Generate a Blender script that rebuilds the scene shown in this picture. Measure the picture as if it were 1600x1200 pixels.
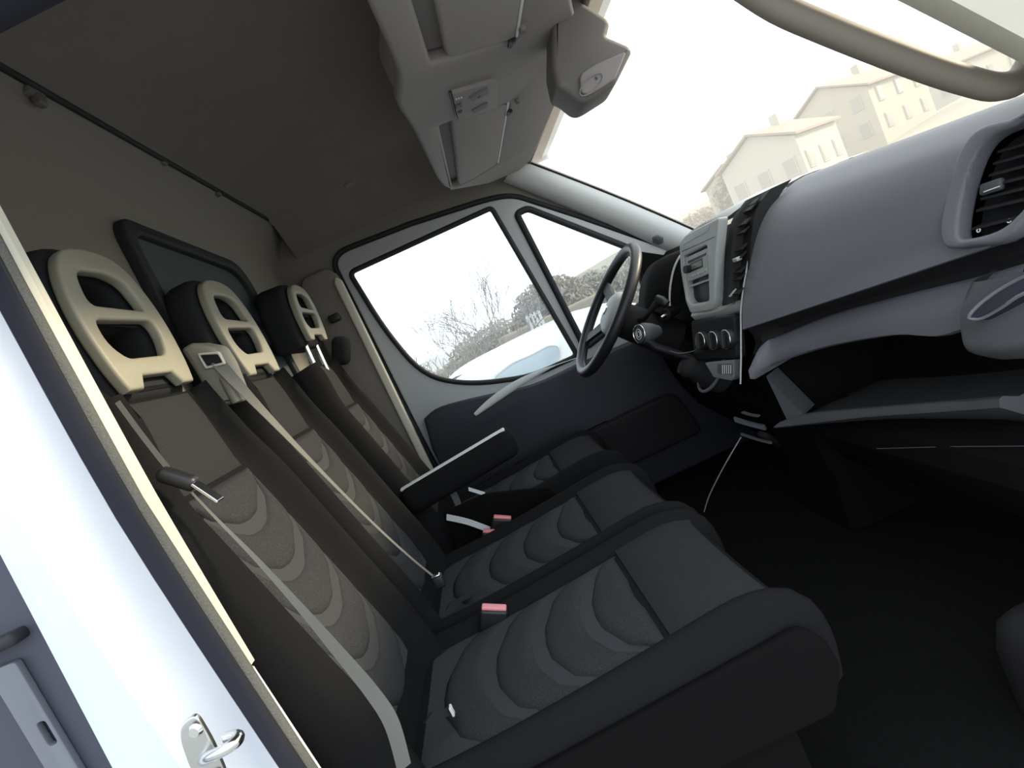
import bpy, bmesh, math, random
from mathutils import Vector, Matrix
random.seed(7)
for o in list(bpy.data.objects): bpy.data.objects.remove(o)
SC = bpy.context.scene
COL = SC.collection
V = Vector
# ------------------------------------------------------------------ camera
FPX, VPY, ROLL = 900.0, (738, 525), math.radians(25)
CAM = V((0, -1.55, 1.55))          # hand-held outside the open passenger door, 1.55 m above ground
def cam_axes():
    dy = V(((VPY[0]-800)/FPX, (VPY[1]-600)/FPX, 1)).normalized()
    u = V((-math.sin(ROLL), -math.cos(ROLL), 0)); u = (u - dy*u.dot(dy)).normalized()
    dx = dy.cross(u)
    if dx.x < 0: dx = -dx
    return dx, dy, u               # vehicle forward / left / up in (right, down, ahead)
AX = cam_axes()
def ray(u, v):
    c = V(((u-800)/FPX, (v-600)/FPX, 1)); return V([a.dot(c) for a in AX])
def P(u, v, x=None, y=None, z=None):
    d = ray(u, v)
    t = (x-CAM.x)/d.x if x is not None else (y-CAM.y)/d.y if y is not None else (z-CAM.z)/d.z
    return CAM + d*t
cd = bpy.data.cameras.new('camera'); cam = bpy.data.objects.new('camera', cd); COL.objects.link(cam)
right, down, ahead = [V((AX[0][i], AX[1][i], AX[2][i])) for i in range(3)]
cam.matrix_world = Matrix(((right.x, -down.x, -ahead.x, CAM.x), (right.y, -down.y, -ahead.y, CAM.y), (right.z, -down.z, -ahead.z, CAM.z), (0, 0, 0, 1)))
cd.sensor_width = 36; cd.lens = 36*FPX/1600; cd.clip_start = .02; cd.clip_end = 600
SC.camera = cam
# ------------------------------------------------------------------ world, sun, exposure
w = bpy.data.worlds.new('hazy_sky'); SC.world = w; w.use_nodes = True
bg = w.node_tree.nodes['Background']; bg.inputs[0].default_value = (.80, .90, 1, 1); bg.inputs[1].default_value = 2.4
sd = bpy.data.lights.new('sun', 'SUN'); sd.energy = 6.5; sd.angle = math.radians(7); sd.color = (1, .86, .62)
sun = bpy.data.objects.new('sun', sd); COL.objects.link(sun)
sdir = V((1, .12, .30)).normalized()       # towards the low sun, ahead of the van
sun.rotation_euler = sdir.to_track_quat('Z', 'Y').to_euler(); sun.location = (20, -3, 8)
SC.view_settings.view_transform = 'Standard'; SC.view_settings.look = 'None'
SC.view_settings.gamma = 1; SC.view_settings.use_curve_mapping = False
SC.view_settings.exposure = 0.0
# ------------------------------------------------------------------ materials
MATS = {}
def mat(name, col, rough=.6, metal=0, noise=0, scale=60, bump=0, bscale=None, spec=.5, coat=0):
    m = bpy.data.materials.new(name); m.use_nodes = True; nt = m.node_tree; b = nt.nodes['Principled BSDF']
    b.inputs['Base Color'].default_value = (*col, 1); b.inputs['Roughness'].default_value = rough
    b.inputs['Metallic'].default_value = metal; b.inputs['Specular IOR Level'].default_value = spec
    if coat: b.inputs['Coat Weight'].default_value = coat; b.inputs['Coat Roughness'].default_value = .08
    if noise or bump:
        tc = nt.nodes.new('ShaderNodeTexCoord')
        n = nt.nodes.new('ShaderNodeTexNoise'); n.inputs['Scale'].default_value = scale; n.inputs['Detail'].default_value = 4
        nt.links.new(tc.outputs['Object'], n.inputs['Vector'])
        if noise:
            r = nt.nodes.new('ShaderNodeMapRange'); r.inputs[3].default_value = 1-noise; r.inputs[4].default_value = 1+noise
            nt.links.new(n.outputs['Fac'], r.inputs[0])
            mx = nt.nodes.new('ShaderNodeVectorMath'); mx.operation = 'MULTIPLY'; mx.inputs[0].default_value = col
            nt.links.new(r.outputs[0], mx.inputs[1]); nt.links.new(mx.outputs[0], b.inputs['Base Color'])
        if bump:
            n2 = nt.nodes.new('ShaderNodeTexNoise'); n2.inputs['Scale'].default_value = bscale or scale; n2.inputs['Detail'].default_value = 2
            nt.links.new(tc.outputs['Object'], n2.inputs['Vector'])
            bp = nt.nodes.new('ShaderNodeBump'); bp.inputs['Strength'].default_value = bump; bp.inputs['Distance'].default_value = .002
            nt.links.new(n2.outputs['Fac'], bp.inputs['Height']); nt.links.new(bp.outputs[0], b.inputs['Normal'])
    MATS[name] = m; return m
def weave(name, c1, c2, scale):
    m = mat(name, c1, .95, spec=.04); nt = m.node_tree; b = nt.nodes['Principled BSDF']
    tc = nt.nodes.new('ShaderNodeTexCoord'); v = nt.nodes.new('ShaderNodeTexVoronoi'); v.inputs['Scale'].default_value = scale
    nt.links.new(tc.outputs['Object'], v.inputs['Vector'])
    mx = nt.nodes.new('ShaderNodeMix'); mx.data_type = 'RGBA'; mx.inputs[6].default_value = (*c1, 1); mx.inputs[7].default_value = (*c2, 1)
    nt.links.new(v.outputs['Distance'], mx.inputs[0]); nt.links.new(mx.outputs[2], b.inputs['Base Color'])
    bp = nt.nodes.new('ShaderNodeBump'); bp.inputs['Strength'].default_value = .35; bp.inputs['Distance'].default_value = .001
    nt.links.new(v.outputs['Distance'], bp.inputs['Height']); nt.links.new(bp.outputs[0], b.inputs['Normal'])
    return m
def stripes(name, c1, c2, axis, scale):
    m = mat(name, c1, .7); nt = m.node_tree; b = nt.nodes['Principled BSDF']
    uv = nt.nodes.new('ShaderNodeUVMap'); wv = nt.nodes.new('ShaderNodeTexWave'); wv.inputs['Scale'].default_value = scale
    wv.bands_direction = axis
    nt.links.new(uv.outputs[0], wv.inputs['Vector'])
    mx = nt.nodes.new('ShaderNodeMix'); mx.data_type = 'RGBA'; mx.inputs[6].default_value = (*c1, 1); mx.inputs[7].default_value = (*c2, 1)
    nt.links.new(wv.outputs['Fac'], mx.inputs[0]); nt.links.new(mx.outputs[2], b.inputs['Base Color'])
    return m
def glass(name, tint, veil, veil_col=(.9, .88, .84)):  # translucent layer mixes glare haze into the glass
    m = bpy.data.materials.new(name); m.use_nodes = True; nt = m.node_tree; nt.nodes.remove(nt.nodes['Principled BSDF'])
    out = nt.nodes['Material Output']; tr = nt.nodes.new('ShaderNodeBsdfTransparent'); tr.inputs[0].default_value = (*tint, 1)
    gl = nt.nodes.new('ShaderNodeBsdfGlossy'); gl.inputs['Roughness'].default_value = .02
    m1 = nt.nodes.new('ShaderNodeMixShader'); m1.inputs[0].default_value = .035; nt.links.new(tr.outputs[0], m1.inputs[1]); nt.links.new(gl.outputs[0], m1.inputs[2])
    tl = nt.nodes.new('ShaderNodeBsdfTranslucent'); tl.inputs[0].default_value = (*veil_col, 1)
    m2 = nt.nodes.new('ShaderNodeMixShader'); m2.inputs[0].default_value = veil
    nt.links.new(m1.outputs[0], m2.inputs[1]); nt.links.new(tl.outputs[0], m2.inputs[2]); nt.links.new(m2.outputs[0], out.inputs[0])
    MATS[name] = m; return m
mat('dash_grey', (.138, .137, .15), .55, bump=.25, bscale=700, noise=.04)
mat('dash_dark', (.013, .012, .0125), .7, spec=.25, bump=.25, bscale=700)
mat('dash_mid', (.065, .066, .07), .55, bump=.2, bscale=700)
mat('bezel', (.44, .45, .43), .45, bump=.1, bscale=600)
mat('black', (.012, .012, .014), .45)
mat('black_soft', (.02, .02, .021), .85, spec=.2)
mat('rubber', (.016, .016, .018), .7)
mat('beige', (.30, .275, .205), .5, noise=.04, bump=.1, bscale=500)
mat('cream', (.66, .62, .50), .55, noise=.04)
mat('headliner', (.225, .197, .178), .95, noise=.08, scale=9, bump=.2, bscale=900, spec=.1)
mat('console_grey', (.27, .246, .237), .7, noise=.03, bump=.1, bscale=600)
mat('sensor_grey', (.15, .135, .125), .6)
mat('handle_brown', (.20, .17, .135), .6)
mat('footwell', (.006, .0056, .0055), .9, spec=.05)  # shade from the blocked doorway is put into this near-black
mat('visor', (.285, .26, .25), .8, noise=.03)
mat('bulkhead', (.21, .188, .16), .75, noise=.06, scale=6)
mat('door_metal', (.44, .455, .455), .45)
mat('pillar_trim', (.70, .72, .71), .6, noise=.03, bump=.1, bscale=500)
mat('white_paint', (.66, .69, .76), .35, coat=.2)
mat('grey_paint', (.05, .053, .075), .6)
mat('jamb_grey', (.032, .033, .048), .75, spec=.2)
mat('seal_fuzz', (.14, .135, .12), .95, noise=.5, scale=500, bump=.8, bscale=500)
mat('door_trim', (.016, .017, .027), .6, bump=.2, bscale=600)
mat('chrome', (.75, .75, .74), .18, metal=1)
mat('bracket', (.16, .165, .19), .5)
mat('steel', (.55, .55, .53), .35, metal=1)
mat('lcd', (.20, .24, .20), .3)
mat('radio_face', (.42, .43, .42), .4)
mat('red', (.9, .30, .32), .4)
mat('floor_mat', (.008, .0078, .0075), .95, spec=.05, noise=.4, scale=90, bump=.5, bscale=300)
mat('print_white', (.8, .8, .8), .6)
weave('bolster', (.010, .0098, .0102), (.016, .0157, .0162), 900)
weave('plain_panel', (.024, .0237, .0245), (.042, .0415, .0425), 700)
weave('band', (.050, .050, .053), (.060, .060, .063), 800)
weave('pad', (.025, .0252, .027), (.055, .0553, .057), 520)
stripes('webbing', (.24, .232, .20), (.07, .067, .06), 'X', 8)
stripes('webbing_dark', (.04, .04, .04), (.025, .025, .025), 'X', 8)
glass('glass_clear', (.95, .97, .97), .06)
glass('glass_veiled', (.95, .95, .93), .15)
mat('glass_dark', (.085, .104, .108), .12, spec=.4)
# outdoors
mat('asphalt', (.30, .30, .29), .9, noise=.15, scale=3)
mat('hill_grass', (.22, .20, .14), .95, noise=.3, scale=.15)
mat('house_wall', (.33, .29, .22), .9, noise=.05, scale=.5)
mat('house_wall2', (.36, .33, .27), .9, noise=.05, scale=.5)
mat('roof_tile', (.22, .16, .12), .9, noise=.2, scale=2)
mat('house_glass', (.22, .20, .17), .3)
mat('bark', (.13, .11, .09), .95)
mat('leaf', (.19, .18, .14), .9, noise=.4, scale=3)
mat('leaf_dark', (.17, .14, .105), .9, noise=.4, scale=3)
mat('hedge_wall', (.20, .165, .12), .9, noise=.3, scale=2)
mat('car_white', (.8, .8, .8), .3, coat=.6)
mat('car_glass', (.42, .50, .55), .15)
mat('white_wood', (.5, .5, .48), .7)
# ------------------------------------------------------------------ helpers
ORG = {}
def link(name, me, parent, org):
    o = bpy.data.objects.new(name, me); COL.objects.link(o); ORG[o.name] = V(org)
    if parent is not None: o.parent = parent
    else: o.location = org
    return o
def tag(o, label, cat, group=None):
    o['label'] = label; o['category'] = cat
    if group: o['group'] = group
    return o
def thing(name, label, cat, loc, group=None):
    return tag(link(name, None, None, loc), label, cat, group)
def structure(o, label=None):
    o['kind'] = 'structure'
    if label: o['label'] = label
    return o
def add(name, vs, fs, m, parent=None, org=None, smooth=False, uvs=None, auto=None):
    org = ORG[parent.name] if parent is not None else V(org or (0, 0, 0))
    me = bpy.data.meshes.new(name); me.from_pydata([tuple(V(v)-org) for v in vs], [], fs)
    bm = bmesh.new(); bm.from_mesh(me); bmesh.ops.recalc_face_normals(bm, faces=bm.faces); bm.to_mesh(me); bm.free()
    me.materials.append(MATS[m])
    if uvs:
        l = me.uv_layers.new(name='UVMap')
        for p in me.polygons:
            for li in p.loop_indices: l.data[li].uv = uvs[me.loops[li].vertex_index]
    if smooth:
        me.polygons.foreach_set('use_smooth', [True]*len(me.polygons))
        me.set_sharp_from_angle(angle=math.radians(auto or 40))
    me.update()
    return link(name, me, parent, org)
def join(parts):
    vs, fs = [], []
    for a, b in parts:
        k = len(vs); vs += list(a); fs += [tuple(i+k for i in f) for f in b]
    return vs, fs
def gridg(rows, cu=False, cv=False, caps=False):
    n, m = len(rows), len(rows[0]); vs = [p for r in rows for p in r]; fs = []
    for i in range(n if cv else n-1):
        for j in range(m if cu else m-1):
            a, b = i*m+j, i*m+(j+1) % m; c, d = ((i+1) % n)*m+(j+1) % m, ((i+1) % n)*m+j
            fs.append((a, b, c, d))
    if caps: fs.append(tuple(range(m))[::-1]); fs.append(tuple((n-1)*m+j for j in range(m)))
    return vs, fs
def catmull(pts, k=6, closed=False):
    pts = [V(p) for p in pts]; n = len(pts); out = []
    for i in range(n if closed else n-1):
        g = (lambda q: pts[q % n]) if closed else (lambda q: pts[max(0, min(n-1, q))])
        a, b, c, d = g(i-1), g(i), g(i+1), g(i+2)
        for s in range(k):
            t = s/k; out.append(.5*((2*b)+(c-a)*t+(2*a-5*b+4*c-d)*t*t+(3*b-a-3*c+d)*t**3))
    if not closed: out.append(pts[-1])
    return out
def fillet(pts, r, k=5):
    pts = [V(p) for p in pts]; n = len(pts); out = []
    rr = r if isinstance(r, (list, tuple)) else [r]*n
    for i in range(n):
        a, b, c = pts[i-1], pts[i], pts[(i+1) % n]; q = rr[i]
        if q <= 0: out.append(b); continue
        d1 = min(q, (a-b).length*.48); d2 = min(q, (c-b).length*.48)
        p = b+(a-b).normalized()*d1; s = b+(c-b).normalized()*d2
        for j in range(k+1):
            t = j/k; out.append(p*(1-t)**2+b*2*t*(1-t)+s*t*t)
    return out
def tubeg(path, r, n=10, closed=False, squash=None):
    path = [V(p) for p in path]; m = len(path); rows = []; prev = None
    for i, p in enumerate(path):
        t = (path[(i+1) % m]-path[i-1]) if closed else (path[min(i+1, m-1)]-path[max(i-1, 0)])
        t.normalize()
        u = prev if prev is not None else (V((0, 0, 1)) if abs(t.z) < .9 else V((1, 0, 0)))
        u = (u-t*u.dot(t)).normalized(); prev = u; b = t.cross(u)
        q = r[i] if isinstance(r, (list, tuple)) else r
        rows.append([p+(u*math.cos(2*math.pi*j/n)+b*math.sin(2*math.pi*j/n)*(squash or 1))*q for j in range(n)])
    return gridg(rows, cu=True, cv=closed, caps=not closed)
def tube(name, path, r, m, parent=None, n=10, closed=False, squash=None, org=None):
    vs, fs = tubeg(path, r, n, closed, squash); return add(name, vs, fs, m, parent, org, smooth=True, auto=60)
def boxg(c, h, ax=None):
    c = V(c); ax = ax or (V((1, 0, 0)), V((0, 1, 0)), V((0, 0, 1)))
    vs = [c+ax[0]*(h[0]*i)+ax[1]*(h[1]*j)+ax[2]*(h[2]*k) for i in (-1, 1) for j in (-1, 1) for k in (-1, 1)]
    return vs, [(0, 1, 3, 2), (4, 6, 7, 5), (0, 4, 5, 1), (2, 3, 7, 6), (0, 2, 6, 4), (1, 5, 7, 3)]
def rboxg(c, h, r=.01, ax=None, k=3):
    """rounded box: rounded-rectangle section with inset ends"""
    c = V(c); ax = ax or (V((1, 0, 0)), V((0, 1, 0)), V((0, 0, 1))); rows = []
    r = min(r, min(h)*.95)
    def loop(off, zz):
        o = []
        for q, (sx, sy) in enumerate(((1, 1), (-1, 1), (-1, -1), (1, -1))):
            for i in range(k+1):
                a = math.pi/2*(q+i/k); o.append(c+ax[0]*(sx*(h[0]-r)+math.cos(a)*(r-off))+ax[1]*(sy*(h[1]-r)+math.sin(a)*(r-off))+ax[2]*zz)
        return o
    for i in range(k+1):
        a = math.pi/2*i/k; rows.append(loop(r*(1-math.sin(a)), -h[2]+r*(1-math.cos(a))))
    for i in range(k+1):
        a = math.pi/2*i/k; rows.append(loop(r*(1-math.cos(a)), h[2]-r*(1-math.sin(a))))
    return gridg(rows, cu=True, caps=True)
def rbox(name, c, h, m, parent=None, r=.01, ax=None, org=None):
    vs, fs = rboxg(c, h, r, ax); return add(name, vs, fs, m, parent, org, smooth=True, auto=50)
def plateg(loops, o, ex, ey, thick, bevel=0, side=0):
    """flat outline with holes, extruded along ex x ey; side -1/0/1 puts the slab behind / centred / in front of the plane"""
    cu = bpy.data.curves.new('t', 'CURVE'); cu.dimensions = '2D'; cu.fill_mode = 'BOTH'; cu.extrude = max(1e-5, thick/2-bevel)
    cu.bevel_depth = bevel; cu.bevel_resolution = 2; cu.offset = -bevel
    for l in loops:
        s = cu.splines.new('POLY'); s.points.add(len(l)-1); s.use_cyclic_u = True
        for i, p in enumerate(l): s.points[i].co = (p[0], p[1], 0, 1)
    ob = bpy.data.objects.new('t', cu); me = bpy.data.meshes.new_from_object(ob)
    o, ex, ey = V(o), V(ex).normalized(), V(ey); ey = (ey-ex*ey.dot(ex)).normalized(); en = ex.cross(ey)
    vs = [o+ex*v.co.x+ey*v.co.y+en*(v.co.z+side*thick/2) for v in me.vertices]; fs = [tuple(p.vertices) for p in me.polygons]
    bpy.data.objects.remove(ob); bpy.data.meshes.remove(me); bpy.data.curves.remove(cu)
    bm = bmesh.new(); bv = [bm.verts.new(v) for v in vs]
    for f in fs:
        try: bm.faces.new([bv[i] for i in f])
        except ValueError: pass
    bmesh.ops.remove_doubles(bm, verts=bm.verts, dist=1e-5); bm.verts.index_update()
    r = [v.co.copy() for v in bm.verts], [tuple(v.index for v in f.verts) for f in bm.faces]; bm.free(); return r
def plate(name, loops, o, ex, ey, thick, m, parent=None, bevel=0, side=0, org=None):
    vs, fs = plateg(loops, o, ex, ey, thick, bevel, side); return add(name, vs, fs, m, parent, org, smooth=bevel > 0, auto=35)
def lerp(a, b, t): return a+(b-a)*t
def sstep(a, b, x):
    t = max(0, min(1, (x-a)/(b-a))); return t*t*(3-2*t)
def ribbon(name, pts, wid, m, parent=None, k=8, th=.0016, org=None):
    """belt webbing: pts = centre points, wid = width vectors (half)"""
    c = catmull(pts, k); wv = catmull(wid, k); rows = []; uv = []
    L = 0
    for i, p in enumerate(c):
        if i: L += (p-c[i-1]).length
        t = (c[min(i+1, len(c)-1)]-c[max(i-1, 0)]).normalized(); n = t.cross(wv[i]).normalized()*th/2
        row = [p+wv[i]*q+n for q in (-1, -.5, 0, .5, 1)]+[p+wv[i]*q-n for q in (1, .5, 0, -.5, -1)]
        rows.append(row); uv += [((q+1)/2, L*10) for q in (-1, -.5, 0, .5, 1, 1, .5, 0, -.5, -1)]
    vs, fs = gridg(rows, cu=True, caps=True)
    return add(name, vs, fs, m, parent, org, smooth=True, uvs=uv)
X, Y, Z = V((1, 0, 0)), V((0, 1, 0)), V((0, 0, 1))
def pxz(pts, y): return [(P(u, v, y=y).x, P(u, v, y=y).z) for u, v in pts]
FLOOR = .65
# ================================================================== the van shell
structure(add('floor', *boxg((.35, 0, FLOOR-.02), (1.0, .93, .02)), 'floor_mat', org=(.35, 0, FLOOR-.04)), 'dark carpeted floor of the van cab')
# ---- rear wall (bulkhead): vertical, coving forward to the crease under the roof
BX = -.60; CREASE = (-.508, 2.258)
prof = [(BX, .65), (BX, 1.4), (BX, 2.05), (BX+.006, 2.11), (BX+.03, 2.17), CREASE]
bw_l, bw_r, bw_b, bw_t = -.235, .335, 1.52, 2.085
def bw_out(g):
    return fillet([(bw_l-g, bw_b-g), (bw_r+.10+g, bw_b-g), (bw_r+.03+g, bw_t+g-.03), (bw_l-g, bw_t+g)], [.06, .07, .09, .05], 6)
rows = [[V((x, y, z)) for x, z in prof] for y in (-.93, -.6, -.3, 0, .3, .6, .9)]
wr = structure(add('wall_rear', *gridg(rows), 'bulkhead', org=(BX, 0, .65), smooth=True), 'grey moulded partition behind the seats')
win1 = structure(link('window_1', None, None, (BX, 0, bw_b)), 'dark glazed window with black rubber frame in the partition')
plate('window_frame', [bw_out(.015), bw_out(-.018)], (BX+.012, 0, 0), Y, Z, .03, 'rubber', win1, bevel=.007)
plate('pane', [bw_out(-.01)], (BX+.006, 0, 0), Y, Z, .006, 'glass_dark', win1)
# crease trim and clips
rail = tube('crease_seal', [V((CREASE[0]+.004, y, CREASE[1])) for y in (-.9, -.4, 0, .4, .84)], .0065, 'rubber', wr, n=8)
for u, v in ((45, 150), (242, 246), (330, 297), (425, 350)):
    c = P(u, v, x=-.522); c.x = -.516
    o = add('clip', *join([rboxg(c, (.012, .022, .008), .005), rboxg(c+V((.006, 0, -.014)), (.008, .011, .010), .004)]), 'sensor_grey', wr, smooth=True)
# ---- ceiling: lining that curves down to both doors and to the windscreen header
def ceil_z(x, y):
    a = abs(y)
    z = 2.275 + .012*math.sin((x+.5)*2.2)
    z -= .15*sstep(.18, .50, x)
    z -= (.17 if x < .2 else .12)*sstep(.66, .90, a)**1.3
    return z
rows = []
for i in range(13):
    x = -.508+i*(1.0/12)
    rows.append([V((x, y*.93/10, ceil_z(x, y*.93/10) if i else min(ceil_z(x, y*.93/10), 2.26))) for y in range(-10, 11)])
ceiling = structure(add('ceiling', *gridg(rows), 'headliner', org=(0, 0, 2.2), smooth=True, auto=70), 'dark grey fabric roof lining')
add('roof_panel', *join([boxg((-.1, 0, 2.40), (.72, .99, .015)), boxg((.60, 0, 2.26), (.012, .97, .15)), boxg((-.1, .97, 2.25), (.72, .012, .15)), boxg((-.1, -.98, 2.27), (.72, .012, .13)), boxg((-.70, 0, 2.2), (.012, .98, .2))]), 'white_paint', ceiling)
# small round lining button above the driver's door
cc = P(572, 345, y=.72); cc.z = ceil_z(cc.x, .72)-.006
add('lining_button', *rboxg(cc, (.018, .018, .006), .005), 'console_grey', ceiling, smooth=True)
# ---- left wall: B-pillar and body frame round the driver's door
DY = .85
dout = pxz([(640, 652), (522, 418), (523, 402), (535, 390), (640, 349), (758, 311), (800, 303), (905, 337), (1062, 392)], DY)
dout = dout + [(1.10, 1.30), (1.10, .60), (-.36, .60)]
dout = fillet(dout, [0, .04, .03, .03, 0, .05, .05, 0, .05, 0, 0, .03], 5)
outer = [(-.62, .50), (1.25, .50), (1.25, 1.45), (.95, 1.62), (.48, 2.10), (.40, 2.20), (-.55, 2.22), (-.62, 2.2)]
wl = structure(add('wall_left', *plateg([outer, dout], (0, DY+.05, 0), X, Z, .06), 'bulkhead', org=(0, DY, .62)), 'left body side framing the driver door')
# sunlit pillar trim strip
a, b = P(502, 432, y=DY-.015), P(636, 662, y=DY-.015)
tube('pillar_seal', [V((p[0], DY+.012, p[1])) for p in dout], .011, 'rubber', wl, n=8, closed=True)
st = [(P(478, 430, y=.82).x, 2.02), (P(503, 430, y=.82).x-.006, 2.02), (P(503, 430, y=.82).x+.0, 1.20), (P(478, 430, y=.82).x, 1.20)]
plate('pillar_trim', [fillet([(-.56, 1.15), (-.385, 1.15), (-.385, 2.0), (-.415, 2.04), (-.52, 2.04), (-.56, 1.98)], .02, 4)], (0, DY-.005, 0), X, Z, .05, 'bulkhead', wl, bevel=.012)
plate('sunlit_strip', [fillet([(-.410, 1.12), (-.378, 1.12), (-.378, 1.97), (-.395, 1.99), (-.410, 1.97)], .008, 3)], (0, DY-.03, 0), X, Z, .03, 'cream', wl, bevel=.006)  # sunlight on the pillar edge put into a cream colour
rbox('belt_anchor', (P(523, 497, y=.80).x, .80, P(523, 497, y=.80).z), (.022, .015, .016), 'black', wl, r=.007)
# ---- driver door
door = structure(link('door_1', None, None, (.3, DY, .72)), 'driver door with pale metal frame and dark lower trim')
def shrink(loop, g):
    c = V((sum(p[0] for p in loop)/len(loop), sum(p[1] for p in loop)/len(loop)))
    out = []; n = len(loop)
    for i in range(n):
        t = (V(loop[(i+1) % n])-V(loop[i-1])); nn = V((t.y, -t.x)).normalized()
        if nn.dot(c-V(loop[i])) < 0 and False: nn = -nn
        out.append((V(loop[i])[0]+nn.x*g, V(loop[i])[1]+nn.y*g))
    return out
def area(l): return sum(l[i-1][0]*l[i][1]-l[i][0]*l[i-1][1] for i in range(len(l)))/2
def inset(loop, g):
    return shrink(loop, -g if area(loop) > 0 else g)
winA = [tuple(p) for p in fillet(pxz([(545, 426), (768, 324), (903, 556), (830, 589), (735, 602), (660, 588), (598, 512)], DY), [.03, .02, .03, .08, .12, .16, .1], 6)]
winB = [tuple(p) for p in fillet(pxz([(806, 334), (824, 325), (985, 388), (1014, 466), (914, 545)], DY), [.02, .02, .03, .02, .03], 5)]
dframe = inset([tuple(p) for p in dout], .012)
plate('door_frame', [dframe, winA, winB], (0, DY+.02, 0), X, Z, .045, 'door_metal', door, bevel=.008)
plate('pane', [inset(winA, -.01)], (0, DY+.022, 0), X, Z, .005, 'glass_clear', door)
plate('pane', [inset(winB, -.01)], (0, DY+.022, 0), X, Z, .005, 'glass_clear', door)
tube('window_seal', [V((p[0], DY-.003, p[1])) for p in inset(winA, .002)], .011, 'rubber', door, n=8, closed=True)
tube('window_seal', [V((p[0], DY-.003, p[1])) for p in inset(winB, .002)], .014, 'rubber', door, n=8, closed=True)
low = pxz([(664, 652), (690, 634), (760, 616), (830, 600), (905, 566)], DY)
low = [tuple(p) for p in catmull([V((a, b, 0)) for a, b in low], 5)]
low = [(p[0], p[1]) for p in low]+[(.75, 1.25), (1.0, 1.2), (1.0, .66), (-.34, .66), (-.345, 1.2)]
plate('door_trim', [low], (0, DY-.035, 0), X, Z, .06, 'door_trim', door, bevel=.014)
arc = [P(u, v, y=.775) for u, v in ((742, 648), (775, 622), (815, 596), (860, 574), (905, 558))]
tube('door_pull', catmull(arc, 5), [.002+.015*math.sin(math.pi*min(1, (i+2)/18)) for i in range(21)], 'pillar_trim', door, n=8, squash=.5)
plate('mirror_cover', [fillet(pxz([(990, 392), (1058, 402), (1075, 470), (1060, 520), (1022, 478)], .815), .012, 3)], (0, .815, 0), X, Z, .03, 'footwell', door, bevel=.006)
rbox('armrest', (.15, .79, .98), (.22, .03, .022), 'footwell', door, r=.02)
plate('door_pocket', [fillet([(-.25, .80), (.7, .80), (.65, 1.0), (-.2, 1.0)], .04)], (0, .76, 0), X, Z, .06, 'dash_dark', door, bevel=.01)
# ---- windscreen and its pillars
WT = [(.455, 2.065), (.475, 2.065)]
def ws(y, t):                               # y across, t from header (0) to scuttle (1)
    bow = .05*(1-(y/.8)**2)
    return V((lerp(.50, 1.10, t)+bow*(.35+.65*t), y, lerp(2.075, 1.46, t)+.012*math.sin(math.pi*t)))
win2 = structure(link('window_2', None, None, (.8, 0, 1.46)), 'wide windscreen above the dashboard with glare haze put into its glass')
add('pane', *gridg([[ws(-.80+1.6*j/16, i/6) for j in range(17)] for i in range(7)]), 'glass_veiled', win2, smooth=True)
def edge_strip(pts, r): return tubeg(pts, r, 8)
tube('windscreen_seal', [ws(-.79+1.58*j/16, -.01) for j in range(17)], .010, 'sensor_grey', win2, n=8)
tube('windscreen_seal', [ws(.79, i/8) for i in range(9)], .007, 'rubber', win2, n=8)
tube('windscreen_seal', [ws(-.79, i/8) for i in range(9)], .007, 'rubber', win2, n=8)
# A-pillar trims (left one in full view)
def pillar(s):
    rows = []
    for t in (-.06, .0, .08, .25, .5, .75, 1.0, 1.1):
        e = ws(s*.785, t); wdt = lerp(.10, .125, t)
        inner = e+V((-.012, 0, -.004))
        outp = V((e.x-wdt*.86, s*.875, e.z-wdt*.40))
        midp = (inner+outp)/2+V((-.016, -s*.018, -.016))
        off = V((-.085, 0, 0)) if s < 0 else V()
        glue = inner+V((.012, s*.012, .01)); inner, midp, outp = inner+off, midp+off, outp+off
        rows.append([glue, inner, lerp(inner, midp, .5)+V((-.006, -s*.006, -.006)), midp, lerp(midp, outp, .5)+V((-.007, -s*.004, -.007)), outp, outp+V((.03, s*.02, .03))])
    return gridg(rows)
tr1 = structure(add('trim_1', *pillar(1), 'pillar_trim', org=(.8, .8, 1.46), smooth=True, auto=60), 'pale windscreen pillar trim beside the driver door')
tr2 = structure(add('trim_2', *pillar(-1), 'cream', org=(.8, -.8, 1.46), smooth=True, auto=60), 'windscreen pillar trim beside the passenger door')
# dotted tweeter grille on the left pillar
gc = P(1028, 375, y=.80)
nrm = (CAM-gc).normalized(); nrm = V((-.62, -.55, -.56)).normalized(); e1 = nrm.cross(Z).normalized(); e2 = nrm.cross(e1)
parts = []
for i in range(-3, 4):
    for j in range(-3, 4):
        if abs(i+j) <= 3:
            q = gc+e1*(i+j*.5)*.0075+e2*j*.0065
            parts.append(boxg(q, (.0016, .0016, .004), (e1, e2, nrm)))
g = add('tweeter_grille', *join(parts), 'dash_mid', tr1)
# ---- right side: B-pillar with door jamb, seals, striker
wrt = structure(link('wall_right', None, None, (-.45, -.95, .4)), 'white painted pillar of the open passenger doorway')
def sx(z):                                   # forward sweep of the pillar towards the sill
    d = 1.54-z; return .0425*(d+math.sqrt(d*d+.02))-.006+.02*max(0, -d)
def vprism(name, poly, z0, z1, m, bevel=0, parent=wrt, lean=1):
    """upright section following the slight forward sweep of the pillar"""
    zs = [lerp(z0, z1, i/28) for i in range(29)]
    rows = []
    for z in sorted(set(q for q in zs if z0 <= q <= z1)):
        dx = sx(z)*lean
        rows.append([V((p[0]+(dx if len(p) < 3 else p[2]*(1.54-z)), p[1], z)) for p in poly])
    return add(name, *gridg(rows, cu=True, caps=True), m, parent, smooth=True, auto=25)
Z0, Z1 = .35, 2.30
jp = [(-.463, -1.022, -.045), (-.450, -1.028, -.03), (-.432, -1.025), (-.418, -1.010), (-.411, -.992), (-.407, -.975), (-.405, -.955)]
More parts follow.
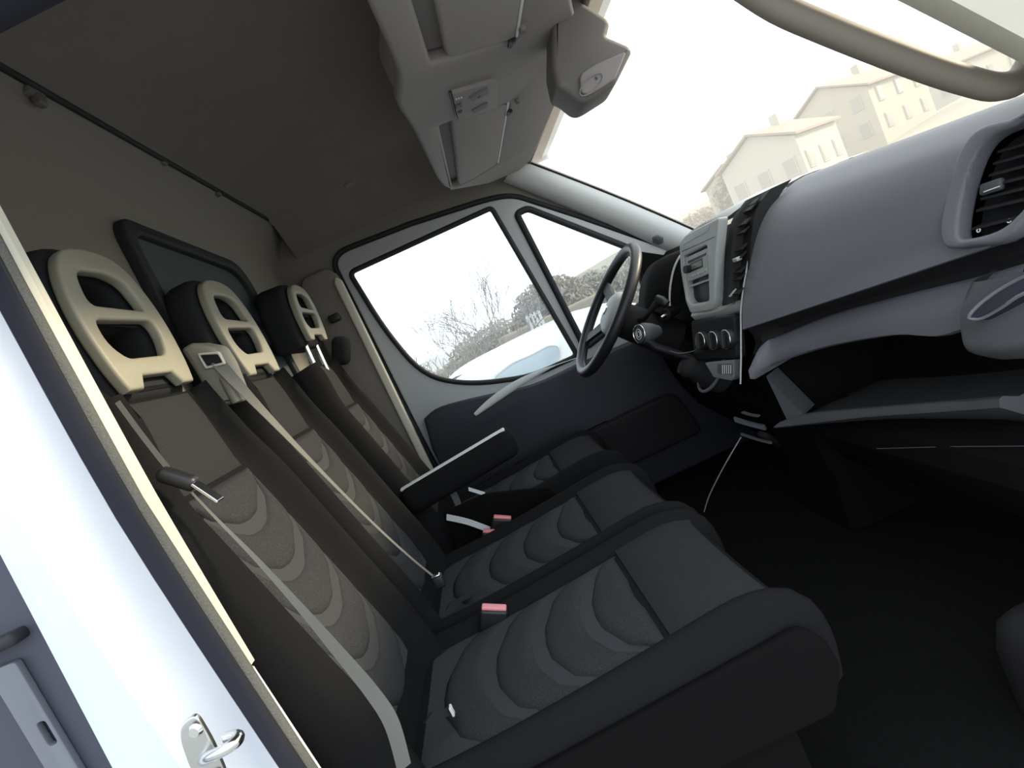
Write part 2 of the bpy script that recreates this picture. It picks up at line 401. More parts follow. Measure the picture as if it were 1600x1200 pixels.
vprism('pillar_panel', jp+[(-.42, -.93), (-.463, -.93, -.045)], Z0, Z1, 'white_paint')
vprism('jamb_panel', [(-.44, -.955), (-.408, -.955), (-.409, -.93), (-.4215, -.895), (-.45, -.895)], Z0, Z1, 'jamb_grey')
vprism('seal_lip', [(-.432, -.898), (-.424, -.901), (-.419, -.896), (-.421, -.889), (-.432, -.889)], Z0, 2.0, 'rubber')
tube('door_seal', [V((-.4285+sx(z), -.884, z)) for z in (Z0, .8, 1.2, 1.54, 1.8, 1.92)]+[V((-.39, -.884, 2.02)), V((-.30, -.884, 2.07)), V((-.1, -.884, 2.085)), V((.35, -.884, 2.065)), V((.55, -.884, 1.98)), V((1.05, -.884, 1.42))], .012, 'seal_fuzz', wrt, n=10)
vprism('inner_trim', [(-.49, -.872), (-.437, -.872), (-.427, -.866), (-.4225, -.858), (-.4225, -.846), (-.45, -.83), (-.49, -.83)], 1.30, 2.12, 'cream', lean=.5)
vprism('inner_trim_lower', [(-.49, -.885), (-.437, -.885), (-.424, -.874), (-.424, -.864), (-.45, -.84), (-.49, -.84)], Z0, 1.30, 'pillar_trim')
# header above the doorway
tube('door_header', [V((-.56, -.91, 2.08)), V((-.25, -.91, 2.098)), V((.1, -.91, 2.12)), V((.35, -.91, 2.10))], .058, 'jamb_grey', wrt, n=12)
# recess behind the pillar: load-side door edge with slotted steel bracket
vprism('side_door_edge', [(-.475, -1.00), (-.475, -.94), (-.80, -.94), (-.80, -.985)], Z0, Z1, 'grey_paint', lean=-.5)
br_a, br_b = P(27, 1020, y=-.99), P(120, 1200, y=-.99)
bx_ = (br_a.x+br_b.x)/2
plate('slotted_bracket', [fillet([(bx_-.014, .9), (bx_+.013, .9), (bx_+.013, br_a.z-.004), (bx_-.014, br_a.z-.002)], .004), fillet([(P(93, 1128, y=-.99).x-.0045, P(93, 1128, y=-.99).z-.013), (P(93, 1128, y=-.99).x+.0045, P(93, 1128, y=-.99).z-.013), (P(93, 1128, y=-.99).x+.0045, P(93, 1128, y=-.99).z+.013), (P(93, 1128, y=-.99).x-.0045, P(93, 1128, y=-.99).z+.013)], .004)], (0, -1.003, 0), X, Z, .008, 'bracket', wrt, bevel=.001)
q = P(10, 1000, y=-1.0); rbox('rubber_stop', (q.x-.012, -1.0, q.z), (.034, .018, .006), 'rubber', wrt, r=.005)
# striker
sc_ = P(313, 1160, y=-1.03)
so = pxz([(284, 1130), (303, 1115), (312, 1120), (334, 1158), (352, 1200), (362, 1235), (340, 1250), (318, 1235), (296, 1190), (284, 1155)], -1.036)
sk = plate('striker', [fillet(so, .006, 4)], (0, -1.036, 0), X, Z, .006, 'steel', wrt, bevel=.0015); sk['label'] = 'bare steel door striker'
for u, v in ((306, 1141), (340, 1215)):
    c = P(u, v, y=-1.042); vs, fs = tubeg([c, c+V((0, -.004, 0))], [.0065, .0045], 12); add('striker_screw', vs, fs, 'chrome', sk, smooth=True)
a = P(318, 1187, y=-1.036); b = P(355, 1165, y=-1.036)
loop = [a, a+V((.004, -.030, .0)), lerp(a, b, .5)+V((.018, -.046, .004)), b+V((.012, -.034, .012)), b+V((.004, -.002, .012))]
tube('striker_loop', catmull([P(317, 1187, y=-1.036), P(326, 1183, y=-1.055), P(350, 1172, y=-1.066), P(368, 1160, y=-1.062), P(372, 1150, y=-1.05), P(355, 1152, y=-1.038)], 5), .0052, 'chrome', sk, n=10)
# ================================================================== seats
class Prof:
    """side profile (x, z) of an upholstered surface: position and outward normal by arc length"""
    def __init__(self, pts, k=8, flip=1):
        self.p = catmull([V((a, 0, b)) for a, b in pts], k); self.s = [0]
        for a, b in zip(self.p, self.p[1:]): self.s.append(self.s[-1]+(b-a).length)
        self.L = self.s[-1]; self.flip = flip
    def at(self, s):
        s = max(0, min(self.L, s)); i = 0
        while i < len(self.s)-2 and self.s[i+1] < s: i += 1
        f = (s-self.s[i])/max(1e-9, self.s[i+1]-self.s[i])
        p = self.p[i].lerp(self.p[i+1], f)
        t = (self.p[min(i+2, len(self.p)-1)]-self.p[max(i-1, 0)]).normalized()
        return p, V((-t.z, 0, t.x))*self.flip
INS = .122
INC = .165                                  # half width of the cushion centre panel
def crown(t, hw, h=.034, ins=INS):
    a = abs(t); top = hw-.045 if ins < .14 else hw-.026
    if a < ins: return -.004*(1-(a/ins)**2)
    if a < top: return h*sstep(ins-.004, top, a)
    q = min(1, (a-top)/(hw-top)); return h-(.055)*(1-math.sqrt(max(0, 1-q*q)))
def upholstery(name, pr, yc, hw_of, depth_of, m, parent, h=.034, ins=INS, n=56, rows_n=34, s0=0, s1=None):
    s1 = s1 or pr.L; rows = []
    for i in range(rows_n+1):
        s = lerp(s0, s1, i/rows_n); p, nr = pr.at(s); hw = hw_of(s); D = depth_of(s); row = []
        k = min(1, hw/.16)
        for j in range(n+1):
            t = math.sin((j/n-.5)*math.pi)*hw if False else lerp(-hw, hw, j/n)
            row.append(p+nr*crown(t, hw, h, ins)+Y*(yc+t))
        row += [p-nr*(.45*D)+Y*(yc+hw+.004), p-nr*(.85*D)+Y*(yc+hw-.008), p-nr*D+Y*(yc+hw-.035), p-nr*D+Y*(yc-hw+.035), p-nr*(.85*D)+Y*(yc-hw+.008), p-nr*(.45*D)+Y*(yc-hw-.004)]
        rows.append(row)
    vs, fs = gridg(rows, cu=True, caps=True)
    return add(name, vs, fs, m, parent, smooth=True, auto=75)
def patch(name, pr, yc, lo, hi, t0, t1, m, parent, base=.004, bulge=.004, nt=18, ns=6, under=.012, ins=INS, h=.034):
    """quilted panel lying on the profile between curves lo(t) and hi(t)"""
    rows = []
    for i in range(ns+1):
        row = []
        for j in range(nt+1):
            t = lerp(t0, t1, j/nt); s = lerp(lo(t), hi(t), i/ns); p, nr = pr.at(s)
            e = min(1, 4*min(j/nt, 1-j/nt))*min(1, 3.2*min(i/ns, 1-i/ns))
            e = math.sqrt(max(0, 1-(1-e)**2))
            row.append(p+nr*(crown(t, .215, h, ins)+base-.004+(.004+bulge)*e if i in (0, ns) or j in (0, nt) else crown(t, .215, h, ins)+base+bulge*e)+Y*(yc+t))
        rows.append(row)
    vs, fs = gridg(rows); n0 = len(vs); m_ = nt+1
    ring = [j for j in range(m_)]+[i*m_+nt for i in range(1, ns+1)]+[ns*m_+j for j in range(nt-1, -1, -1)]+[i*m_ for i in range(ns-1, 0, -1)]
    c = []
    for idx in ring:                         # tucked-in edge
        i, j = divmod(idx, m_); t = lerp(t0, t1, j/nt); p, nr = pr.at(lerp(lo(t), hi(t), i/ns)); c.append(vs[idx]-nr*under)
    vs = vs+c
    for q in range(len(ring)):
        a, b = ring[q], ring[(q+1) % len(ring)]; fs.append((a, b, n0+(q+1) % len(ring), n0+q))
    fs.append(tuple(n0+q for q in range(len(ring))))
    return add(name, vs, fs, m, parent, smooth=True, auto=60)
def vee(t):
    a = abs(t)
    if a < .035: return .004*(a/.035)
    if a < .092: return .004+.034*(a-.035)/.057
    return .038+.052*(a-.092)/(INS-.092)
BACK = [(-.352, .98), (-.366, 1.08), (-.412, 1.26), (-.452, 1.42), (-.482, 1.535), (-.494, 1.62), (-.503, 1.675)]
CUSH = [(-.385, 1.005), (-.20, 1.008), (.0, 1.022), (.15, 1.036), (.205, 1.034), (.245, 1.017), (.262, .985), (.266, .94), (.258, .89)]
HR_OUT = [(-.100, 0), (-.112, .04), (-.119, .10), (-.114, .155), (-.095, .205), (-.062, .236), (0, .246), (.062, .236), (.095, .205), (.114, .155), (.119, .10), (.112, .04), (.100, 0)]
def headrest(yc, b, t, parent, sc=1.0, hs=1.0, notch=True, depth=.07):
    b, t = V((b[0], 0, b[1])), V((t[0], 0, t[1])); up = (t-b).normalized(); o = b+Y*yc
    arch = [tuple(p[:2]) for p in catmull([V((a*sc, c*hs, 0)) for a, c in HR_OUT], 3)]
    nt = [(.062*sc, 0), (.046*sc, .022*hs), (-.046*sc, .022*hs), (-.062*sc, 0)] if notch else []
    outline = arch+nt
    h1 = fillet([(-.076*sc, .143*hs), (.078*sc, .139*hs), (.060*sc, .192*hs), (.02*sc, .205*hs), (-.05*sc, .203*hs), (-.066*sc, .188*hs)], .018, 4)
    h2 = fillet([(-.086*sc, .118*hs), (.074*sc, .121*hs), (.079*sc, .095*hs), (.060*sc, .055*hs), (-.06*sc, .052*hs), (-.088*sc, .078*hs)], .016, 4)
    ex = Y; n = ex.cross(up)                # towards the front
    if n.x < 0: n = -n
    vs, fs = plateg([outline, h1, h2], o, ex, up, .02, bevel=.0055)
    d = V((0, 0, 0))
    front = ex.cross(up)
    vs = [v+front*(.0 if front.x > 0 else 0) for v in vs]
    pl = add('headrest_plate', vs, fs, 'beige', parent, smooth=True, auto=35)
    big = [(a*1.085, c*1.07 if c > .02 else c-.012) for a, c in arch]
    g = lambda l: [(a, c) for a, c in l]
    v2, f2 = plateg([big, h1, h2], o-n*(.012+depth/2), ex, up, depth, bevel=.022)
    sh = add('headrest_shell', v2, f2, 'black_soft', parent, smooth=True, auto=45)
    return pl, up, n
def seat(name, label, yc, hr, kind, group=None):
    root = thing(name, label, 'seat', (-.05, yc, FLOOR), group)
    hwb = .215
    bp, cp = Prof(BACK, flip=-1), Prof(CUSH, flip=1)
    for pr, sgn in ((bp, 1), (cp, 1)):
        p, n = pr.at(.25)
    if bp.at(.25)[1].x < 0: bp.flip *= -1
    if cp.at(.25)[1].z < 0: cp.flip *= -1
    hw_b = lambda s: hwb-.055*sstep(.50, .72, s)
    back = upholstery('backrest', bp, yc, hw_b, lambda s: lerp(.15, .085, s/bp.L), 'bolster', root)
    cush = upholstery('cushion', cp, yc, lambda s: hwb-.006*sstep(.5, .75, s), lambda s: .14, 'bolster', root, h=.024, ins=INC)
    seam = .545
    patch('upper_panel', bp, yc, lambda t: seam+.004, lambda t: bp.L-.004, -.108, .108, 'plain_panel', back, base=.005, bulge=.006)
    patch('centre_panel', bp, yc, lambda t: .02, lambda t: seam, -INS, INS, 'band', back, base=.002, bulge=.001)
    pit = .098
    for k in range(5):
        lo = seam-.085-k*pit
        hi_ = (lambda t, lo=lo, k=k: min(seam-.006, lo+pit-.017+vee(t)*.98) if k else seam-.005)
        lo_ = (lambda t, lo=lo: max(.03, min(seam-.012, lo+vee(t))))
        patch('fabric_pad', bp, yc, lo_, hi_, -INS+.004, INS-.004, 'pad', back, base=.0045, bulge=.0045)
    fs_ = .46
    patch('front_panel', cp, yc, lambda t: fs_+.004, lambda t: cp.L-.14, -INC-.004, INC+.004, 'plain_panel', cush, base=.006, bulge=.007, ins=INC, h=.024)
    patch('centre_panel', cp, yc, lambda t: .03, lambda t: fs_, -INC, INC, 'band', cush, base=.003, bulge=.001, ins=INC, h=.024)
    for k in range(4):
        lo = .075+k*.098
        lo_ = lambda t, lo=lo: min(fs_-.02, lo+vee(t*INS/INC)*.9)
        hi_ = lambda t, lo=lo, k=k: min(fs_-.006, lo+.080+vee(t*INS/INC)*.9)
        patch('fabric_pad', cp, yc, lo_, hi_, -INC+.004, INC-.004, 'pad', cush, base=.0055, bulge=.005, ins=INC, h=.024, nt=24)
    base = add('seat_base', *join([boxg((-.07, yc, (FLOOR+.87)/2), (.25, hwb-.012, (.87-FLOOR)/2))]), 'footwell', root)
    return root, back, cush
s1, b1, c1 = seat('passenger_seat', 'dark grey fabric passenger seat with beige slotted headrest beside the open doorway', -.60, None, 'p')
plate('side_shade_panel', [fillet([(-.37, .87), (.235, .87), (.268, .93), (.262, .975), (.235, 1.008), (-.20, .985), (-.37, .985)], .012, 4)], (0, -.822, 0), X, Z, .014, 'footwell', s1, bevel=.005)  # dark plate added in place of the shade on the seat side
headrest(-.592, (-.488, 1.684), (-.500, 1.93), b1, sc=.95, hs=.98)
s2, b2, c2 = seat('passenger_seat', 'dark grey fabric middle seat with beige belt outlet on its shoulder', -.165, None, 'm')
headrest(-.163, (-.482, 1.674), (-.494, 1.918), b2, sc=.96, hs=.98)
s3, b3, c3 = seat('driver_seat', 'dark grey driver seat with raised headrest on posts and folded-down armrest', .40, None, 'd')
headrest(.40, (-.469, 1.750), (-.458, 1.940), b3, sc=1.0, hs=.78, depth=.10)
for dy in (-.062, .062):
    tube('headrest_post', [V((-.50, .40+dy, 1.64)), V((-.495, .40+dy, 1.80))], .0075, 'chrome', b3, n=10)
q = P(533, 548, y=.70); rbox('belt_guide', q, (.035, .03, .055), 'black_soft', wl, r=.025, ax=(V((.9, 0, -.43)), Y, V((.43, 0, .9))))
# driver's armrest, its far bolster brackets
a0, a1 = P(648, 752, y=.165), P(783, 672, y=.165)
dr = (a1-a0).normalized(); upv = V((-dr.z, 0, dr.x)); 
if upv.z < 0: upv = -upv
ln = (a1-a0).length
rbox('armrest', (a0+a1)/2-upv*.045-dr*.02, (ln/2+.04, .032, .045), 'bolster', s3, r=.03, ax=(dr, Y, upv))
ad = rbox('armrest_highlight', (a0+a1)/2-upv*.002-dr*.02, (ln/2+.03, .012, .005), 'pillar_trim', s3, r=.006, ax=(dr, Y, upv))  # highlight along the armrest top, put in as a pale bar
# pale strips of the driver's seat side shield
p0, p1 = P(698, 808, y=.15), P(766, 828, y=.12)
ribbon('metal_bracket', [p0, lerp(p0, p1, .5)+V((0, 0, .006)), p1], [V((.004, 0, .008))]*3, 'pillar_trim', s3, th=.004)
p0, p1 = P(732, 764, y=.17), P(758, 772, y=.17)
ribbon('metal_tab', [p0, p1], [V((.002, 0, .005))]*2, 'pillar_trim', s3, th=.004)
ribbon('side_shield_strap', [P(705, 765, y=.165), P(715, 785, y=.165), P(722, 810, y=.16)], [V((.010, 0, .004))]*3, 'dash_mid', s3, th=.003)
plate('side_shield', [fillet(pxz([(690, 800), (760, 770), (860, 760), (880, 800), (800, 850), (720, 870)], .165), .02)], (0, .165, 0), X, Z, .02, 'footwell', s3, bevel=.005)
# belt outlet housing on the shoulder of the middle seat
yo = -.365
ho = pxz([(296, 545), (312, 535), (346, 541), (362, 566), (386, 626), (346, 634), (322, 586)], yo)
hs = plate('belt_outlet', [fillet(ho, .008, 4)], (0, yo-.002, 0), X, Z, .075, 'beige', s2, bevel=.010)
so_ = pxz([(309, 552), (343, 549), (353, 569), (322, 577)], yo-.042)
plate('outlet_frame', [fillet(so_, .004, 3), fillet(inset(so_, .006), .003, 3)], (0, yo-.042, 0), X, Z, .010, 'cream', hs, bevel=.002)
plate('outlet_slot', [fillet(inset(so_, .005), .003, 3)], (0, yo-.040, 0), X, Z, .005, 'black', hs)
tube('outlet_post', [P(352, 590, y=yo-.036), P(372, 628, y=yo-.036)], .012, 'beige', hs, n=10)
# ================================================================== seat belts and buckles
bt = thing('seat_belt', 'pale grey ribbed seat belt with black tongue hanging by the doorway', 'seat belt', P(560, 1060, y=-.83), 'seat belts')
pts = [(183, 628, -.79), (225, 685, -.785), (270, 742, -.785)]
ribbon('webbing_upper', [P(u, v, y=y) for u, v, y in pts], [V((.002, .003, .001)), V((.002, .003, .001)), V((.002, .003, .001))], 'webbing_dark', bt)
pts = [(283, 752, -.785), (330, 802, -.79), (400, 873, -.80), (470, 950, -.812), (530, 1020, -.822), (580, 1080, -.832), (612, 1130, -.84), (632, 1200, -.845)]
wd = [V((.001, .001, .0005)), V((.0012, .001, .0006)), V((.0025, .001, .0012)), V((.0045, .001, .002)), V((.007, .001, .003)), V((.009, .001, .003)), V((.010, .001, .002)), V((.010, .001, .002))]
ribbon('webbing', [P(u, v, y=y) for u, v, y in pts], wd, 'webbing', bt)
ta, tb = P(256, 741, y=-.79), P(300, 755, y=-.79); dt = (tb-ta).normalized(); nt_ = dt.cross(V((0, -1, 0))).normalized()
tg = rbox('tongue', (ta+tb)/2, (.026, .012, .010), 'black', bt, r=.009, ax=(dt, Y, nt_))
ka, kb = P(303, 754, y=-.795), P(345, 782, y=-.80)
dk = (kb-ka).normalized(); add('tongue_blade', *rboxg((ka+kb)/2, ((kb-ka).length/2, .010, .0022), .002, (dk, Y, dk.cross(Y))), 'chrome', tg)
mb = thing('seat_belt', 'thin seat belt running from the beige outlet across the middle seat', 'seat belt', P(690, 912, y=-.36), 'seat belts')
pts = [(338, 563, -.40), (362, 590, -.415), (420, 652, -.40), (500, 735, -.385), (580, 815, -.375), (640, 870, -.37), (684, 906, -.37)]
wd = [V((.008, .010, .004)), V((.007, .009, .005)), V((.004, .006, .003)), V((.002, .003, .002)), V((.0015, .002, .001)), V((.0012, .0015, .001)), V((.0012, .0015, .001))]
ribbon('webbing', [P(u, v, y=y) for u, v, y in pts], wd, 'webbing', mb)
rbox('tongue', P(686, 908, y=-.37), (.012, .010, .014), 'black', mb, r=.005)
rbox('tongue_blade', P(681, 900, y=-.375), (.010, .006, .003), 'chrome', mb, r=.002)
def buckle(label, u, v, y, wpx, tilt, stem, show=1):
    c = P(u, v, y=y); d = V((math.cos(tilt), -.08, math.sin(tilt))).normalized(); up = V((-.25, 0, 1)); up = (up-d*up.dot(d)).normalized(); n = d.cross(up)
    r = thing('seat_belt_buckle', label, 'buckle', c-up*.09, 'seat belt buckles')
    hwd = wpx/900*(y-CAM.y)/2
    rbox('buckle_body', c-up*.034, (hwd*1.06, .013, .032), 'black', r, r=.006, ax=(d, n, up))
    rbox('release_button', c, (hwd*.94, .009, .004), 'red', r, r=.003, ax=(d, n, up))
    ribbon('stem', [c-up*.062, c-up*.085+V((-.012, 0, 0)), c-up*.13+V(stem)], [d*.014]*3, 'webbing_dark', r, th=.006)
buckle('black buckle with red button between the two passenger seats', 772, 949, -.435, 43, math.radians(-27), (-.03, 0, 0))
buckle('black buckle with red button on the driver seat side under the armrest', 785, 808, .11, 30, math.radians(-29), (-.03, 0, 0))
buckle('black buckle with red button half hidden behind the middle seat bolster', 764, 830, .085, 20, math.radians(-27), (-.03, 0, 0))
lt = thing('belt_latch', 'small dark fabric latch strap lying on the middle seat cushion', 'strap', P(705, 940, y=-.30))
ribbon('strap', [P(700, 947, y=-.33), P(718, 938, y=-.31), P(737, 928, y=-.29)], [V((.006, .006, .003))]*3, 'black_soft', lt, th=.008)
lt2 = thing('belt_latch', 'small dark loop strap with pale tip on the seat cushion beside the doorway', 'strap', P(690, 1120, y=-.70))
ribbon('strap', [P(668, 1122, y=-.72), P(688, 1116, y=-.71), P(705, 1110, y=-.70)], [V((.006, .006, .002))]*3, 'black_soft', lt2, th=.009)
rbox('strap_tip', P(706, 1110, y=-.705), (.002, .006, .008), 'pillar_trim', lt2, r=.0015)
# ================================================================== dashboard
db_ = thing('dashboard', 'long grey moulded dashboard with radio stack and open glove shelf', 'dashboard', (.8, 0, FLOOR))
# carcass
def dprof(y):
    if y < -.16:
        return [(1.12, 1.44), (1.0, 1.50), (.90, 1.51), (.86, 1.44), (.82, 1.30), (.90, 1.26), (.92, 1.10), (.86, 1.02), (.80, .90), (.92, .70), (1.15, .68)]
    return [(1.12, 1.44), (1.0, 1.52), (.88, 1.53), (.76, 1.46), (.69, 1.33), (.67, 1.24), (.68, 1.10), (.70, 1.00), (.74, .90), (.90, .70), (1.15, .68)]
rows = [[V((x, y, z)) for x, z in dprof(y)] for y in (-.87, -.5, -.17, -.13, .1, .3, .6, .84)]
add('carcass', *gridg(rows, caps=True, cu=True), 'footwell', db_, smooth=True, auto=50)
# --- passenger panel: big grey cover bowed from the stack to the door
LP = [P(u, v, y=-.14) for u, v in ((1232, 292), (1200, 325), (1180, 370), (1167, 430), (1160, 480), (1160, 515))]
LP = catmull(LP, 6)
RT, RL = P(1565, 178, y=-.72), P(1565, 380, y=-.72)
def rprof(i, n):
    t = i/(n-1); return RT.lerp(RL, t)+V((-.022*math.sin(math.pi*min(1, t*1.15))+.035*max(0, 1-t*5)**2, 0, .012*math.sin(math.pi*t)))
nL = len(LP); rows = []
br_ = []
def station(q):                              # q=0 at stack edge, 1 at y=-.72
    return [LP[i].lerp(rprof(i, nL), q) for i in range(nL)]
top = lambda s: [s[0]+V((.16, 0, .0)), s[0]+V((.05, 0, .008)), s[0]+V((.02, 0, .005))]
def inpoly(u, v, poly):
    c = False
    for k in range(len(poly)):
        (x1, y1), (x2, y2) = poly[k-1], poly[k]
        if (y1 > v) != (y2 > v) and u < (x2-x1)*(v-y1)/(y2-y1)+x1: c = not c
    return c
def proj(p):
    d = p-CAM; c = [sum(AX[k][i]*d[k] for k in range(3)) for i in range(3)]; return 800+FPX*c[0]/c[2], 600+FPX*c[1]/c[2]
vo = [(1490, 365), (1494, 330), (1508, 270), (1528, 225), (1555, 200), (1600, 188), (1640, 180), (1650, 300), (1620, 350), (1585, 378), (1540, 385), (1500, 388)]
vi = [(1517, 362), (1520, 330), (1532, 280), (1548, 240), (1570, 215), (1605, 200), (1632, 196), (1636, 300), (1608, 342), (1580, 362), (1545, 372), (1522, 374)]
band_rows = []
qs = [0, .015, .05]+[.1+.0125*i for i in range(93)]
for q in qs:
    s = station(q); pull = 0
    s = [p+V((pull, 0, 0)) for p in s]
    low_ = s[-1]
    rows.append(top(s)+s+[low_+V((.006, 0, -.003)), low_+V((.03, 0, -.002))])
    band_rows.append(low_)
vs, fs = gridg(rows)
mid_v = [(a*.8+c*.2, b*.8+d*.2) for (a, b), (c, d) in zip(vo, vi)]
fs = [f for f in fs if not inpoly(*proj(sum((vs[i] for i in f), V())/4), mid_v)]   # opening for the side vent
pp = add('passenger_panel', vs, fs, 'dash_grey', db_, smooth=True, auto=60)
pp['label'] = 'smooth grey passenger side cover'
tube('edge_highlight', [p+V((-.002, .004, 0)) for p in station(.0)]+[P(1158, 560, y=-.14), P(1157, 600, y=-.14)], .0022, 'bezel', pp, n=6)  # bright highlight on the panel's edge, drawn as a pale tube
# --- lower ledge and open glove shelf
LT = [P(1178, 560, y=-.17), P(1190, 540, y=-.18), P(1215, 529, y=-.2), P(1290, 499, y=-.325), P(1394, 471, y=-.5), P(1514, 443, y=-.655), P(1600, 419, y=-.75)]
LB = [P(1172, 592, y=-.165), P(1188, 576, y=-.18), P(1215, 564, y=-.2), P(1290, 541, y=-.325), P(1394, 523, y=-.5), P(1475, 523, y=-.60), P(1600, 470, y=-.75)]
LT, LB = catmull(LT, 4), catmull(LB, 4)
def on_rail(rail, y):
    for a, b in zip(rail, rail[1:]):
        if (a.y-y)*(b.y-y) <= 0 and a.y != b.y: return a.lerp(b, (y-a.y)/(b.y-a.y))
    return rail[0].copy() if y > rail[0].y else rail[-1]+V((0, y-rail[-1].y, 0))
br = []
for p in band_rows:
    t = on_rail(LT, p.y); a = p+V((.012, 0, -.003)); b = t+V((.014, 0, .003)); b.y = p.y
    br.append([a, a.lerp(b, .33)+V((.012, 0, 0)), a.lerp(b, .66)+V((.014, 0, 0)), b])
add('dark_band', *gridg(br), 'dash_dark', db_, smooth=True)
rows = []
for a, b in zip(LT, LB):
    m_ = a.lerp(b, .5)+V((-.010, 0, 0))
    rows.append([V((max(.88, a.x+.12), a.y, a.z+.01)), a+V((.012, 0, .004)), a, m_, b, b+V((.012, 0, -.006)), V((max(.9, b.x+.16), b.y, b.z+.02))])
add('ledge', *gridg(rows), 'dash_grey', db_, smooth=True, auto=60)['label'] = 'grey curved ledge over the glove shelf'
# shelf tray with raised lip
lipT = [P(1216, 660, y=-.16), P(1256, 647, y=-.22), P(1350, 638, y=-.38), P(1450, 630, y=-.53), P(1562, 621, y=-.675)]
lipB = [P(1208, 668, y=-.15), P(1256, 663, y=-.22), P(1350, 652, y=-.38), P(1450, 645, y=-.53), P(1562, 637, y=-.675)]
rows = []
for a, b in zip(catmull(lipT, 4), catmull(lipB, 4)):
    rows.append([V((.93, a.y, a.z-.012)), a+V((.03, 0, -.012)), a+V((.006, 0, .0)), a+V((-.002, 0, -.002)), b, b+V((.008, 0, -.006)), V((.80, b.y, b.z-.06)), V((.93, b.y, b.z-.06))])
add('shelf_tray', *gridg(rows, cu=True, caps=True), 'dash_mid', db_, smooth=True, auto=60)
tri = [P(1197, 588, y=-.17), P(1256, 648, y=-.215), P(1229, 655, y=-.18)]
add('shelf_divider', *join([(tri+[p+V((.05, .03, 0)) for p in tri], [(0, 1, 2), (3, 5, 4), (0, 3, 4, 1), (1, 4, 5, 2), (2, 5, 3, 0)])]), 'dash_mid', db_)
# lower knee panel
rows = []
for y in (-.84, -.6, -.35, -.16):
    rows.append([V((.78+.0*y, y, 1.03+.0*y)), V((.70, y, 1.0)), V((.69, y, .96)), V((.74, y, .86)), V((.86, y, .76))])
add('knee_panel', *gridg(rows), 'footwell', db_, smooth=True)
tube('knee_seam_highlight', [P(1370, 701, y=-.42), P(1480, 698, y=-.56), P(1600, 697, y=-.70)], .0009, 'dash_mid', db_, n=5)  # highlight along the knee panel seam, put in as a paler line
# end pod by the door with oval cup recess
pod = [P(1517, 442, y=-.70), P(1500, 485, y=-.69), P(1500, 523, y=-.69), P(1512, 552, y=-.70), P(1530, 575, y=-.70)+V((.03, 0, 0))]
rows = []
for p in catmull(pod, 4):
    rows.append([p+V((.10, .015, 0)), p+V((.006, .004, 0)), p+V((.002, -.010, 0)), p+V((.012, -.05, 0)), p+V((.026, -.09, .004)), p+V((.05, -.14, .006)), p+V((.1, -.16, 0))])
pd = add('end_pod', *gridg(rows), 'dash_mid', db_, smooth=True, auto=60)
cc_ = [P(u, v, y=y) for u, v, y in ((1519, 494, -.725), (1535, 474, -.735), (1565, 452, -.755), (1610, 428, -.79), (1650, 420, -.82), (1655, 445, -.82), (1605, 456, -.79), (1570, 478, -.76), (1540, 494, -.735))]
cc_ = catmull([p+V((-.006, 0, 0)) for p in cc_], 4, closed=True)
tube('cup_rim', cc_, .0028, 'dash_grey', pd, n=6, closed=True)
cen = sum(cc_, V())/len(cc_)
add('cup_recess', *gridg([cc_, [p.lerp(cen, .12)+V((.03, 0, -.02)) for p in cc_], [p.lerp(cen, .3)+V((.05, 0, -.03)) for p in cc_]], cu=True, caps=True), 'door_trim', pd, smooth=True)
# --- side air vent in the passenger panel
va, vb, vc = P(1500, 388, y=-.665), P(1560, 200, y=-.712), P(1620, 350, y=-.785)
vn = (vb-va).cross(vc-va).normalized(); vn = vn if vn.x < 0 else -vn
def onpl(u, v, o, n):
    d = ray(u, v); return CAM+d*((o-CAM).dot(n)/d.dot(n))
ve2 = (vb-va).normalized(); ve1 = ve2.cross(vn).normalized()
def v2d(pts, off=0): return [((onpl(u, v, va+vn*off, vn)-va).dot(ve1), (onpl(u, v, va+vn*off, vn)-va).dot(ve2)) for u, v in pts]
vr = plate('side_vent', [catmull([V((*p, 0)) for p in v2d(vo)], 3, True), catmull([V((*p, 0)) for p in v2d(vi)], 3, True)], va+vn*.010, ve1, ve2, .03, 'dash_grey', db_, bevel=.006)
plate('vent_back', [catmull([V((*p, 0)) for p in v2d(vi)], 3, True)], va-vn*.020, ve1, ve2, .004, 'black', vr)
for k in range(7):
    t = .12+k*.125; a, b = V(vi[0]).lerp(V(vi[4]), t), V(vi[8]).lerp(V(vi[6]), t)
    if k == 0: a, b = V((1522, 355)), V((1600, 335))
    pa, pb = onpl(a.x, a.y, va, vn), onpl(b.x, b.y, va, vn); d = (pb-pa).normalized()
    add('vent_slat', *boxg((pa+pb)/2-vn*.002, ((pb-pa).length/2-.002, .0018, .010), (d, d.cross(vn), (vn+d.cross(vn)*.5).normalized())), 'dash_dark', vr)
c = onpl(1550, 292, va+vn*.006, vn); d = (onpl(1565, 287, va+vn*.006, vn)-c).normalized()
add('vent_tab', *rboxg(c, (.018, .009, .005), .004, (d, d.cross(vn), vn)), 'dash_mid', vr, smooth=True)
for u, v in ((1529, 360), (1577, 345)):
    c = onpl(u, v, va+vn*.006, vn); k = len(bpy.data.objects)
    tube('vent_mark', [c+(ve1*math.cos(a)+ve2*math.sin(a))*.0028 for a in [i*math.pi/5 for i in range(10)]], .0009, 'print_white', vr, n=5, closed=True)
c0, c1_ = onpl(1537, 300, va+vn*.013, vn), onpl(1562, 291, va+vn*.013, vn)
tube('vent_tab_line', [c0, c1_], .0008, 'print_white', vr, n=5)
